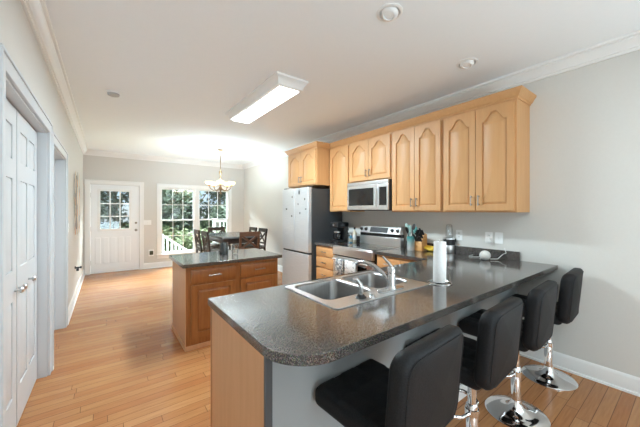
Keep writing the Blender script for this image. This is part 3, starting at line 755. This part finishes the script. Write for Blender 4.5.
# faucet
fx, fy, fz = 1.390, 1.128, CT + .006
t = thing('faucet', 'single lever stainless faucet rising from the back of the sink', 'faucet', (fx, fy, fz))
w = MB(); w.prism(rrect(fx - .115, fx + .105, fy - .028, fy + .028, .027, 6), [], fz, fz + .008, XY); w.build('deck_plate', M_faucet, t, bevel=.002)
w = MB(); w.lathe([(.030, .008), (.027, .018), (.025, .03), (.025, .085), (.023, .10), (.026, .104), (.026, .128), (.018, .142), (0, .147)], (fx, fy, fz), 20); w.build('body', M_faucet, t)
w = MB(); w.tube([(fx, fy + .01, fz + .05), (fx - .012, fy + .05, fz + .092), (fx - .030, fy + .11, fz + .132), (fx - .048, fy + .17, fz + .150), (fx - .060, fy + .215, fz + .146), (fx - .066, fy + .235, fz + .128)], [.016, .015, .0135, .0125, .012, .012], 12); w.build('spout', M_faucet, t)
w = MB(); w.tube([(fx, fy, fz + .138), (fx - .008, fy + .012, fz + .16), (fx - .030, fy + .042, fz + .200)], [.012, .009, .006], 10); w.build('lever', M_faucet, t)
# side sprayer
p = at(361, 297.5, fz); 
t = thing('side_sprayer', 'curved steel side sprayer standing left of the faucet', 'sprayer', p)
MB().lathe([(.030, 0), (.031, .004), (.022, .010), (.018, .018), (0, .018)], p, 18).build('collar', M_black, t)
w = MB(); w.tube([(p[0], p[1], p[2] + .012), (p[0], p[1], p[2] + .05), (p[0] - .004, p[1] + .004, p[2] + .078), (p[0] - .018, p[1] + .016, p[2] + .098), (p[0] - .032, p[1] + .028, p[2] + .096)], [.012, .013, .014, .014, .009], 12); w.build('spray_head', M_faucet, t)
p = at(372, 297.2, fz)
w = MB(); w.lathe([(.017, 0), (.017, .004), (.012, .008), (.012, .02), (0, .022)], p, 14); single('sink_button', w, M_steel, 'small steel cap on the sink rim between sprayer and faucet', 'cap', p)

# ------------------------------------------------------------------ things on the countertop
p = at(439.5, 283.0, CT)
t = thing('paper_towel_holder', 'upright wire paper towel holder carrying the white roll', 'holder', p)
w = MB(); w.tube([(p[0] + .075 * math.cos(k * PI / 14), p[1] + .075 * math.sin(k * PI / 14), CT + .004) for k in range(28)], .003, 6, True)
w.bar((p[0] - .074, p[1], CT + .004), (p[0] + .074, p[1], CT + .004), .006, .005); w.bar((p[0], p[1] - .074, CT + .004), (p[0], p[1] + .074, CT + .004), .006, .005); w.build('base', M_chrome, t)
MB().tube([(p[0], p[1], CT + .004), (p[0], p[1], CT + .292)], .004, 8).build('rod', M_chrome, t)
w = MB(); q = (p[0], p[1], CT + .010); w.lathe([(.012, 0), (.041, 0), (.0415, .135), (.039, .268), (.012, .268), (.012, 0)], q, 28)
w.v = [(x + (z - CT) * .02, y, z) for x, y, z in w.v]
single('paper_towel_roll', w, M_paper, 'slim white paper towel roll standing beside the sink', 'paper towel', q)

p = at(449.2, 252.6, CT)
t = thing('blender', 'small silver and black blender with clear cup near the wall outlet', 'blender', p)
w = MB(); w.lathe([(.056, 0), (.060, .006), (.058, .085), (.055, .09), (0, .09)], p, 24); w.build('base', M_steel, t)
w = MB(); w.lathe([(.052, .09), (.064, .096), (.066, .150), (.060, .160), (0, .160)], p, 24); w.build('collar', M_black, t)
w = MB(); w.lathe([(.062, .158), (.062, .172), (.040, .182), (0, .182)], p, 24); w.build('ring', M_steel, t)
w = MB(); w.lathe([(.036, .180), (.040, .20), (.036, .30), (.030, .325), (.012, .332), (0, .332)], p, 20); w.build('cup', M_clear, t)
for a in (.9, 3.0, 5.1): MB().box(p[0] + .064 * math.cos(a) - .008, p[0] + .064 * math.cos(a) + .008, p[1] + .064 * math.sin(a) - .008, p[1] + .064 * math.sin(a) + .008, CT + .13, CT + .165).build('lock_tab', M_black, t, bevel=.002)

p = at(420, 250.5, CT)
t = thing('knife_block', 'light wood knife block full of black handled knives', 'knife block', p)
w = MB(); X0, Y0 = p[0], p[1]
w.loft([[(X0 - .04 , y, CT), (X0 + .075, y, CT), (X0 + .075, y, CT + .20), (X0 + .035, y, CT + .215), (X0 - .04, y, CT + .10)] for y in (Y0 - .05, Y0 + .05)]); w.build('block', M_wood_block, t, bevel=.003)
dirv = Vector((-.55, 0, .83)).normalized()
for i in range(3):
    for j in range(4):
        f = (i + .5) / 3; s0 = Vector((X0 - .04 + .075 * f, Y0 - .036 + j * .024, CT + .10 + .115 * f)); Lk = .07 + .025 * ((i + j) % 2)
        w = MB(); w.bar(s0 - dirv * .005, s0 + dirv * Lk, .013, .020, (0, 1, 0)); w.build('knife_handle', M_black, t, bevel=.003)

p = at(410.8, 250.2, CT)
t = thing('utensil_crock', 'teal and white crock holding pale green cooking utensils', 'utensil holder', p)
mg_ = mat('teal_fade_glaze', (.5, .6, .6), .3); L = mg_.node_tree.links
tc = N(mg_, 'ShaderNodeTexCoord'); sx = N(mg_, 'ShaderNodeSeparateXYZ'); cr = N(mg_, 'ShaderNodeValToRGB')
cr.color_ramp.elements[0].position = .03; cr.color_ramp.elements[0].color = (.62, .62, .60, 1); cr.color_ramp.elements[1].position = .15; cr.color_ramp.elements[1].color = (.05, .24, .24, 1)
L.new(tc.outputs['Object'], sx.inputs[0]); L.new(sx.outputs['Z'], cr.inputs[0]); L.new(cr.outputs[0], mg_.node_tree.nodes['Principled BSDF'].inputs['Base Color'])
w = MB(); w.lathe([(.040, 0), (.044, .006), (.046, .17), (.042, .172), (.040, .16), (.038, .02), (0, .02)], p, 24); w.build('crock', mg_, t)
rng = random.Random(3)
for i in range(7):
    a = i * .9; e = Vector((p[0] + .055 * math.cos(a), p[1] + .055 * math.sin(a), CT + .26 + .02 * (i % 3))); b0 = Vector((p[0] - .015 * math.cos(a), p[1] - .015 * math.sin(a), CT + .025))
    w = MB(); w.tube([b0, b0.lerp(e, .8)], .005, 6); d_ = (e - b0).normalized()
    c = e; w.loft([[tuple(c + d_ * h + Vector((0, 1, 0)) * wd * math.cos(k * PI / 5) + Vector((1, 0, 0)) * .006 * math.sin(k * PI / 5)) for k in range(10)] for h, wd in ((-.05, .006), (-.03, .018), (0, .024), (.02, .020), (.03, .008))])
    w.build('utensil', (M_palegreen, M_teal, M_palegreen, M_black, M_palegreen, M_dgrey, M_teal)[i], t)

p = at(430, 251.5, CT)
for i in range(3):
    w = MB(); pts = []; rs = []
    for k in range(9):
        f = k / 8 * 2 - 1; pts.append((p[0] + .012 + i * .028 - .02 * f * f, p[1] + f * .085, CT + .018 + .035 * (1 - .6 * i / 3) * f * f + (.0 if i else .0) + .012 * i)); rs.append(.016 * (1 - .55 * abs(f) ** 3) + .001)
    rs[-1] = .005; rs[0] = .005; w.tube(pts, rs, 8)
    lb = ['banana nearest the counter front in the small bunch', 'middle banana of the small bunch', 'banana nearest the wall in the small bunch'][i]
    t = thing('banana', 'yellow ' + lb, 'banana', (p[0], p[1], CT), 'bananas beside the knife block')
    w.build('fruit', M_yellow, t, smooth=60); a = Vector(pts[-1]); MB().tube([a, a + Vector((.0, .018, .012))], .004, 6).build('stem', M_black, t)

p = at(485, 260.0, CT)
t = thing('smart_speaker', 'round white smart speaker on the countertop under the outlets', 'speaker', (p[0], p[1], CT))
w = MB(); R_ = .050; w.lathe([(R_ * math.cos(a), R_ * .96 + R_ * .96 * math.sin(a)) for a in [math.radians(-70 + 160 * k / 14) for k in range(15)]], (p[0], p[1], CT + .0), 24)
z0 = min(v[2] for v in w.v); w.v = [(x, y, z - z0 + CT + .001) for x, y, z in w.v]; w.build('fabric_body', noise_mat('speaker_fabric', (.62, .61, .58), (.76, .75, .72), nscale=90, rough=.9), t, smooth=60)
MB().cyl((p[0], p[1], CT), .030, .004, 20).build('foot', M_dgrey, t)
XW = XR - .0005
def onR(x, y): return onX(x, y, XR - .004)
c0 = onR(507.5, 251)
w = MB(); w.tube([(p[0] + .03, p[1] - .035, CT + .012), (p[0] + .09, p[1] - .08, CT + .012), (XR - .03, c0[1] + .03, CT + .05), (XR - .026, c0[1] + .004, c0[2] - .02), (XR - .026, c0[1] + .02, c0[2] + .03)], .0035, 6)
single('power_cord', w, M_white, 'white cord curving up the wall from the round speaker', 'cord', (p[0], p[1], CT))
q = at(470, 257.5, CT); w = MB(); w.tube([(p[0] + .01, p[1] + .05, CT + .006), (q[0] + .10, q[1] - .06, CT + .006), (q[0], q[1], CT + .006), (q[0] + .06, q[1] + .04, CT + .006), (XR - .03, q[1] + .05, CT + .006)], .003, 6)
single('power_cord', w, M_white, 'thin white cord lying on the counter left of the round speaker', 'cord', (q[0], q[1], CT))

# ------------------------------------------------------------------ outlets and switches
def plate(label, c, nrm, kind, wd=.072, hh=.116, cat='outlet', group=None):
    name = 'wall_outlet' if kind == 'outlet' else 'light_switch'
    t = thing(name, label, cat, c, group)
    def fn(u, v, n):
        return (c[0] - n, c[1] + u, c[2] + v) if nrm == '-x' else ((c[0] + n, c[1] + u, c[2] + v) if nrm == '+x' else (c[0] + u, c[1] - n, c[2] + v))
    w = MB(); w.prism(rrect(-wd / 2, wd / 2, -hh / 2, hh / 2, .006, 3), [], 0, .005, fn); w.build('cover_plate', M_plate, t, bevel=.0015)
    if kind == 'outlet':
        for s_ in (-.021, .021):
            w = MB(); w.prism(rrect(-.016, .016, s_ - .014, s_ + .014, .006, 3), [], .005, .0065, fn); sk = w.build('socket', M_white, t)
            w = MB()
            for u in (-.006, .006): w.prism([(u - .0012, s_ - .005), (u + .0012, s_ - .005), (u + .0012, s_ + .006), (u - .0012, s_ + .006)], [], .0064, .0068, fn)
            w.build('slot', M_dark, sk)
    else:
        w = MB(); w.prism([(-.006, -.012), (.006, -.012), (.006, .012), (-.006, .012)], [], .005, .012, fn); w.build('toggle', M_white, t, bevel=.001)
    return fn
def wp(x, y): return onX(x, y, XR)
plate('white double outlet on the wall behind the blender', wp(459.2, 235), '-x', 'outlet')
cA = wp(489, 237.5); fA = plate('white outlet above the round speaker, with a plug in it', cA, '-x', 'outlet')
cB = wp(499, 238); plate('white toggle switch plate right of the plugged outlet', cB, '-x', 'switch', cat='switch')
w = MB(); w.prism(rrect(-.022, .022, -.050, -.004, .006, 3), [], .0066, .045, fA); single('plug_adapter', w, M_white, 'white plug adapter pushed into the outlet above the speaker', 'plug', fA(0, -.027, .0066), bevel=.004)
def fw(x, y):
    a = (x - 320) / 285; b = (211 - y) / 285; k = YF / (.8 - .6 * a); return ((.6 + .8 * a) * k, YF, 1.4 + b * k)
plate('white switch plate on the far wall between entry door and window', fw(147.5, 222.5), '-y', 'switch', wd=.16, cat='switch')
cO = fw(151.2, 252.8); fO = plate('low white outlet on the far wall beside the entry door', cO, '-y', 'outlet', wd=.115, hh=.16)
w = MB(); w.prism(rrect(-.035, .040, -.045, .050, .008, 3), [], .0068, .045, fO); single('plug_in_device', w, mat('dark_olive_plastic', (.05, .05, .03), .4), 'dark plug-in device on the low outlet beside the entry door', 'plug', fO(0, 0, .0068), bevel=.004)
cS = onX(68, 228.5, XL); plate('white switch plate on the left wall before the copper art', (XL, 4.95, 1.18), '+x', 'switch', cat='switch')
cK = (XL, 5.95, .50)
w = MB(); w.lathe([(.022, 0), (.022, .012), (.010, .016), (.010, .06), (.017, .064), (.017, .085), (0, .086)], cK, 14, 'x'); w.box(XL + .02, XL + .05, cK[1] - .03, cK[1] + .05, cK[2] - .05, cK[2] - .01)
single('plug_in_device', w, M_black, 'small black plug-in device low on the left wall', 'plug', cK)

# wall art: a column of metal leaves
t = thing('wall_sculpture', 'tall copper and cream leaf sculpture hanging on the left wall', 'wall art', (XL, 5.95, 1.5))
w = MB(); w.tube([(XL + .012, 5.85 + .05 * math.sin(k * .9), 1.10 + k * .088) for k in range(11)], .006, 6); w.tube([(XL + .012, 6.12 + .05 * math.cos(k * .8), 1.10 + k * .088) for k in range(11)], .006, 6); w.build('stem', M_leaf_art2, t)
rng = random.Random(11)
for i in range(30):
    z = 1.10 + (i // 3) * .093 + rng.uniform(-.02, .02); y = 5.76 + (i % 3) * .20 + rng.uniform(-.05, .05); a = rng.uniform(-.9, .9) + (PI / 2); ln = rng.uniform(.06, .10); wd = ln * .42
    out = []
    for k in range(12):
        th = 2 * PI * k / 12; u, v = ln * math.cos(th), wd * math.sin(th) * (1 - .3 * math.cos(th)); out.append((y + u * math.cos(a) - v * math.sin(a), z + u * math.sin(a) + v * math.cos(a)))
    w = MB(); h0 = .018 + .012 * (i % 3); w.prism(out, [], h0, h0 + .004, lambda u, v, n: (XL + n, u, v)); w.build('leaf', (M_leaf_art, M_leaf_art3, M_leaf_art3, M_leaf_art2, M_leaf_art3)[i % 5], t)

# ------------------------------------------------------------------ coffee maker and bottles left of the stove
p = (2.93, 3.40, CT)
t = thing('coffee_maker', 'black drip coffee maker with glass carafe beside the refrigerator', 'coffee maker', p)
w = MB(); w.rbox((p[0], p[1], CT + .018), (.24, .19, .036), .012, 3); w.build('base', M_black, t)
w = MB(); w.rbox((p[0] + .075, p[1], CT + .16), (.09, .19, .30), .015, 4); w.build('water_tank', M_black, t)
w = MB(); w.rbox((p[0] - .005, p[1], CT + .27), (.23, .19, .085), .02, 4); w.build('brew_head', M_black, t)
w = MB(); w.lathe([(.045, .037), (.060, .05), (.064, .10), (.050, .15), (.046, .155), (0, .155)], (p[0] - .045, p[1], CT), 22); cf = w.build('carafe', M_glassb, t)
w = MB(); w.lathe([(.05, .152), (.05, .166), (.02, .176), (0, .176)], (p[0] - .045, p[1], CT), 20); w.build('lid', M_steel, cf)
w = MB(); w.tube([(p[0] - .085, p[1] - .03, CT + .15), (p[0] - .13, p[1] - .06, CT + .145), (p[0] - .13, p[1] - .06, CT + .08), (p[0] - .09, p[1] - .035, CT + .065)], .008, 8); w.build('carafe_handle', M_black, cf)
MB().cyl((p[0] - .122, p[1], CT + .27), .018, .008, 14, 'x').build('dial', M_steel, t)
def bottle(x, y, r, h, label, mb_, mcap, band=None):
    t = thing('bottle', label, 'bottle', (x, y, CT), 'bottles beside the coffee maker')
    MB().lathe([(r * .95, 0), (r, .006), (r, h * .62), (r * .45, h * .76), (r * .4, h * .88), (0, h * .88)], (x, y, CT), 18).build('body', mb_, t)
    MB().cyl((x, y, CT + h * .85), r * .5, h * .15, 14).build('cap', mcap, t)
    if band: MB().lathe([(r + .001, h * .15), (r + .001, h * .5), (0, h * .5)], (x, y, CT), 18).build('wrapper', band, t)
bottle(3.10, 3.235, .030, .235, 'tall beige bottle with dark cap against the wall left of the stove', M_beige, M_dark, M_white)
bottle(2.99, 3.205, .030, .135, 'short blue bottle beside the stove', M_blue, M_white, M_beige)
bottle(2.93, 3.185, .018, .19, 'slim clear bottle with white cap nearest the stove', M_clear, M_white)

# ------------------------------------------------------------------ bar stools
def make_stool():
    t = thing('bar_stool', 'x', 'bar stool', (0, 0, 0), 'black swivel bar stools along the peninsula')
    w = MB(); w.lathe([(.186, 0), (.187, .006), (.180, .012), (.12, .020), (.07, .034), (.045, .055), (.034, .085), (.031, .10), (0, .10)], (0, 0, 0), 40); w.build('base', M_chrome, t, smooth=50)
    w = MB(); w.lathe([(.030, .095), (.030, .32), (.027, .325), (.022, .33), (.022, .52), (0, .52)], (0, 0, 0), 20); w.build('pole', M_chrome, t)
    w = MB(); w.lathe([(.036, .265), (.036, .30), (.03, .302), (.03, .263), (.036, .265)], (0, 0, 0), 20)
    w.tube([(-.028, 0, .282), (-.10, .01, .285), (-.135, .05, .285), (-.14, .11, .285), (-.115, .155, .285), (-.06, .172, .285), (0, .175, .285), (.06, .172, .285), (.115, .155, .285), (.14, .11, .285), (.135, .05, .285), (.10, .01, .285), (.028, 0, .282)], .010, 8); w.build('footrest', M_chrome, t)
    w = MB(); w.box(-.10, .10, -.10 + .06, .10 + .06, .505, .520); w.build('seat_plate', M_black, t)
    w = MB(); w.tube([(.03, .05, .507), (.13, .07, .500), (.19, .07, .49)], .005, 6); w.build('lever', M_chrome, t)
    def disp(a, b, d):
        if d < .99: return 0
        gx = abs(math.sin((a + 1) * PI * 1.5)) ; gy = abs(math.sin((b + 1) * PI * 1.5)); return -.010 + .014 * min(1, gx * 2.2) * min(1, gy * 2.2)
    w = MB(); w.rbox((0, .095, .560), (.41, .43, .092), .034, 18, disp); w.build('seat', M_blackv, t, smooth=70)
    o = rrect(-.222, .222, .535, .925, .062, 8); tilt = lambda u, v, n: (u, -.118 - (v - .535) * .09 + n + .035 * (1 - (u / .222) ** 2) * -.6, v)
    w = MB(); rings = []
    for n_, i in ((-.036, .022), (-.030, .008), (-.018, 0), (.018, 0), (.030, .008), (.036, .022)):
        rings.append([tilt(a * (1 - i / .222), .73 + (b - .73) * (1 - i / .195), n_) for a, b in o])
    rr_in = []
    # domed front/back faces: concentric rings
    full = [[tilt(a * f, .73 + (b - .73) * f, -.036 - .004 * (1 - f)) for a, b in o] for f in (.05, .45, .75)] + rings + [[tilt(a * f, .73 + (b - .73) * f, .036 + .004 * (1 - f)) for a, b in o] for f in (.75, .45, .05)]
    w.loft(full); bk = w.build('backrest', M_blackv, t, smooth=60)
    for n_ in (-.0345, .0345):
        w = MB(); w.tube([tilt(a * .90, .73 + (b - .73) * .90, n_ + (-.002 if n_ < 0 else .002)) for a, b in o], .0028, 6, True); w.build('seam', M_blackv, bk)
    w = MB(); w.tube([(-.12, -.09, .535), (-.12, -.105, .56)], .012, 8); w.tube([(.12, -.09, .535), (.12, -.105, .56)], .012, 8); w.build('back_bracket', M_chrome, t)
    return t
st = make_stool()
SYP = .765
spots = [(.975, SYP, .06, 'black cushioned bar stool nearest the camera, at the rounded counter end'),
         (1.635, SYP, .05, 'second black bar stool from the camera, its back cut by the nearest one'),
         (2.27, SYP, .05, 'third black bar stool from the camera, between two others'),
         (2.975, SYP, .06, 'black bar stool furthest from the camera, beside the right wall')]
for i, (x, y, rz, lb) in enumerate(spots):
    o = st if i == 0 else dup(st, (0, 0, 0)); o.location = (x, y, 0); o.rotation_euler.z = rz; o['label'] = lb

# ------------------------------------------------------------------ dining table and chairs
TX0, TX1, TY0, TY1, TZ = 1.74, 2.55, 5.38, 6.65, .90
t = thing('dining_table', 'dark counter-height dining table in front of the windows', 'table', ((TX0 + TX1) / 2, (TY0 + TY1) / 2, 0))
M_tabletop = noise_mat('dark_table_top', (.12, .12, .12), (.16, .16, .155), (2, 12, 1), 4, .25)
MB().box(TX0, TX1, TY0, TY1, TZ - .035, TZ).build('tabletop', M_tabletop, t, bevel=.004)
w = MB()
for (a, b, c, e) in ((TX0 + .06, TX1 - .06, TY0 + .06, TY0 + .08), (TX0 + .06, TX1 - .06, TY1 - .08, TY1 - .06), (TX0 + .06, TX0 + .08, TY0 + .08, TY1 - .08), (TX1 - .08, TX1 - .06, TY0 + .08, TY1 - .08)): w.box(a, b, c, e, TZ - .135, TZ - .035)
w.build('apron', M_espresso, t)
for x in (TX0 + .03, TX1 - .11):
    for y in (TY0 + .03, TY1 - .11): MB().box(x, x + .08, y, y + .08, 0, TZ - .035).build('leg', M_espresso, t, bevel=.003)
def make_chair(m, label):
    t = thing('dining_chair', label, 'chair', (0, 0, 0), 'chairs around the dining table'); hw = .20
    for sx in (-1, 1):
        MB().bar((sx * (hw - .02), .19, 0), (sx * (hw - .02), .19, .60), .04, .04).build('leg', m, t, bevel=.003)
        w = MB(); w.bar((sx * (hw - .02), -.20, 0), (sx * (hw - .02), -.18, .60), .04, .04); w.bar((sx * (hw - .02), -.18, .58), (sx * (hw - .02), -.235, 1.0), .04, .032); w.build('leg', m, t, bevel=.003)
    w = MB(); w.box(-hw, hw, -.20, .21, .575, .60); w.build('seat_frame', m, t, bevel=.003)
    w = MB(); w.rbox((0, .005, .622), (.40, .40, .05), .02, 4); w.build('seat', M_greyfab, t)
    w = MB(); w.bar((-hw, -.232, .97), (hw, -.232, .97), .028, .085); w.build('top_rail', m, t, bevel=.006)
    w = MB(); w.bar((-hw + .03, -.195, .69), (hw - .03, -.195, .69), .022, .04); w.build('lower_rail', m, t, bevel=.003)
    w = MB(); w.bar((-hw + .04, -.193, .70), (hw - .04, -.228, .94), .018, .04); w.bar((hw - .04, -.200, .70), (-hw + .04, -.235, .94), .018, .04); w.build('cross_brace', m, t, bevel=.003)
    w = MB(); w.bar((-hw + .03, .19, .25), (hw - .03, .19, .25), .02, .035)
    for sx in (-1, 1): w.bar((sx * (hw - .02), -.18, .33), (sx * (hw - .02), .18, .33), .02, .03)
    w.build('stretcher', m, t)
    return t
c1 = make_chair(M_brown, 'brown cross-back dining chair at the near end of the table, back to the camera')
c1.location = (2.16, 5.30, 0); c1.rotation_euler.z = .0
c2 = make_chair(M_espresso, 'x')
for i, (x, y, rz, lb) in enumerate([(1.74, 5.70, -PI / 2, 'dark cross-back chair on the left side of the table, nearer one'), (1.74, 6.30, -PI / 2, 'dark cross-back chair on the left side of the table, nearer the window'),
                                    (2.13, 6.78, PI, 'dark cross-back chair at the far end of the table before the window'), (2.60, 5.92, PI / 2, 'dark cross-back chair on the wall side of the table, nearer one'),
                                    (2.60, 6.46, PI / 2, 'dark cross-back chair on the wall side of the table, nearer the window')]):
    o = c2 if i == 0 else dup(c2, (0, 0, 0)); o.location = (x, y, 0); o.rotation_euler.z = rz; o['label'] = lb

# ------------------------------------------------------------------ chandelier
cx, cy = 1.985, 6.25
t = thing('chandelier', 'five-arm brass chandelier with frosted bowl shades over the dining table', 'chandelier', (cx, cy, ZC))
MB().lathe([(.012, -.045), (.05, -.035), (.066, -.008), (.066, 0), (0, 0)], (cx, cy, ZC), 24).build('canopy', M_brass, t)
MB().cyl((cx, cy, 2.28), .009, ZC - .04 - 2.28, 10).build('rod', M_brass, t)
MB().lathe([(0, 1.76), (.012, 1.765), (.022, 1.79), (.010, 1.82), (.030, 1.86), (.036, 1.90), (.016, 1.94), (.014, 2.02), (.030, 2.07), (.022, 2.12), (.012, 2.16), (.024, 2.20), (.034, 2.24), (.02, 2.28), (.008, 2.30), (0, 2.30)], (cx, cy, 0), 18).build('column', M_brass, t)
for k in range(5):
    a = math.radians(72 * k + 35); ca, sa = math.cos(a), math.sin(a); P_ = lambda r, z: (cx + r * ca, cy + r * sa, z)
    w = MB(); w.tube([P_(.025, 1.89), P_(.08, 1.85), P_(.15, 1.84), P_(.21, 1.88), P_(.24, 1.94)], .008, 8); ar = w.build('arm', M_brass, t)
    q = P_(.24, 1.93); MB().lathe([(.012, 0), (.03, .008), (.022, .018), (.022, .04), (0, .04)], q, 14).build('socket_cup', M_brass, ar)
    MB().lathe([(.026, .03), (.05, .038), (.070, .062), (.076, .10), (.073, .10), (.066, .064), (.046, .044), (.022, .036), (.026, .03)], q, 20).build('lamp_shade', M_shade, ar, smooth=60)
    light('bulb', 'POINT', (q[0], q[1], q[2] + .085), 9, (.78, .92, 1), shadow_soft_size=.05).parent = None

# ------------------------------------------------------------------ ceiling fixture
t = thing('ceiling_light', 'long rectangular white fluorescent ceiling light with stepped frame', 'ceiling light', (1.49, 3.16, ZC))
w = MB(); LX0, LX1, LY0, LY1 = 1.305, 1.675, 2.43, 3.89
def fr_ring(i, z): return [(LX0 + i, LY0 + i, z), (LX1 - i, LY0 + i, z), (LX1 - i, LY1 - i, z), (LX0 + i, LY1 - i, z)]
w.loft([fr_ring(0, ZC), fr_ring(0, ZC - .02), fr_ring(.012, ZC - .026), fr_ring(.03, ZC - .055), fr_ring(.036, ZC - .062), fr_ring(.044, ZC - .092), fr_ring(.070, ZC - .102), fr_ring(.075, ZC - .09)]); w.build('frame', M_trim, t)
w = MB(); w.loft([fr_ring(.072, ZC - .095), fr_ring(.072, ZC - .106), fr_ring(.085, ZC - .112)]); w.build('diffuser', M_lens, t)

# recessed eyeball lights, smoke detector
for (px, lb) in (((389.5, 12.5), 'white recessed eyeball ceiling light nearer the camera'), ((467, 63), 'white recessed eyeball ceiling light near the wall cabinets')):
    p = at(px[0], px[1], ZC)
    t = thing('recessed_light', lb, 'ceiling light', p, 'recessed eyeball ceiling lights')
    MB().lathe([(.088, 0), (.088, -.005), (.075, -.009), (.066, -.006), (.062, 0), (0, 0)], p, 32).build('trim_ring', M_trim, t)
    w = MB(); w.lathe([(.060, -.002), (.056, -.018), (.044, -.028), (.036, -.030), (.034, -.020), (0, -.020)], (0, 0, 0), 24)
    R = Matrix.Rotation(math.radians(16), 3, 'Y'); w.v = [tuple(R @ Vector(v) + Vector(p)) for v in w.v]; w.build('eyeball', M_trim, t, smooth=50)
    w = MB(); w.lathe([(.030, -.0205), (.018, -.024), (0, -.024)], (0, 0, 0), 18); w.v = [tuple(R @ Vector(v) + Vector(p)) for v in w.v]; w.build('bulb_face', M_plate, t)
p = at(113.5, 92.5, ZC)
t = thing('smoke_detector', 'small round white smoke detector on the ceiling near the left wall', 'smoke detector', p)
MB().lathe([(.066, 0), (.066, -.012), (.060, -.016), (0, -.016)], p, 28).build('base', M_trim, t)
MB().lathe([(.058, -.016), (.055, -.034), (.035, -.042), (0, -.043)], p, 28).build('cover', mat('mid_grey_plastic', (.42, .42, .41), .5), t)  # cover in a mid grey, darker than the base
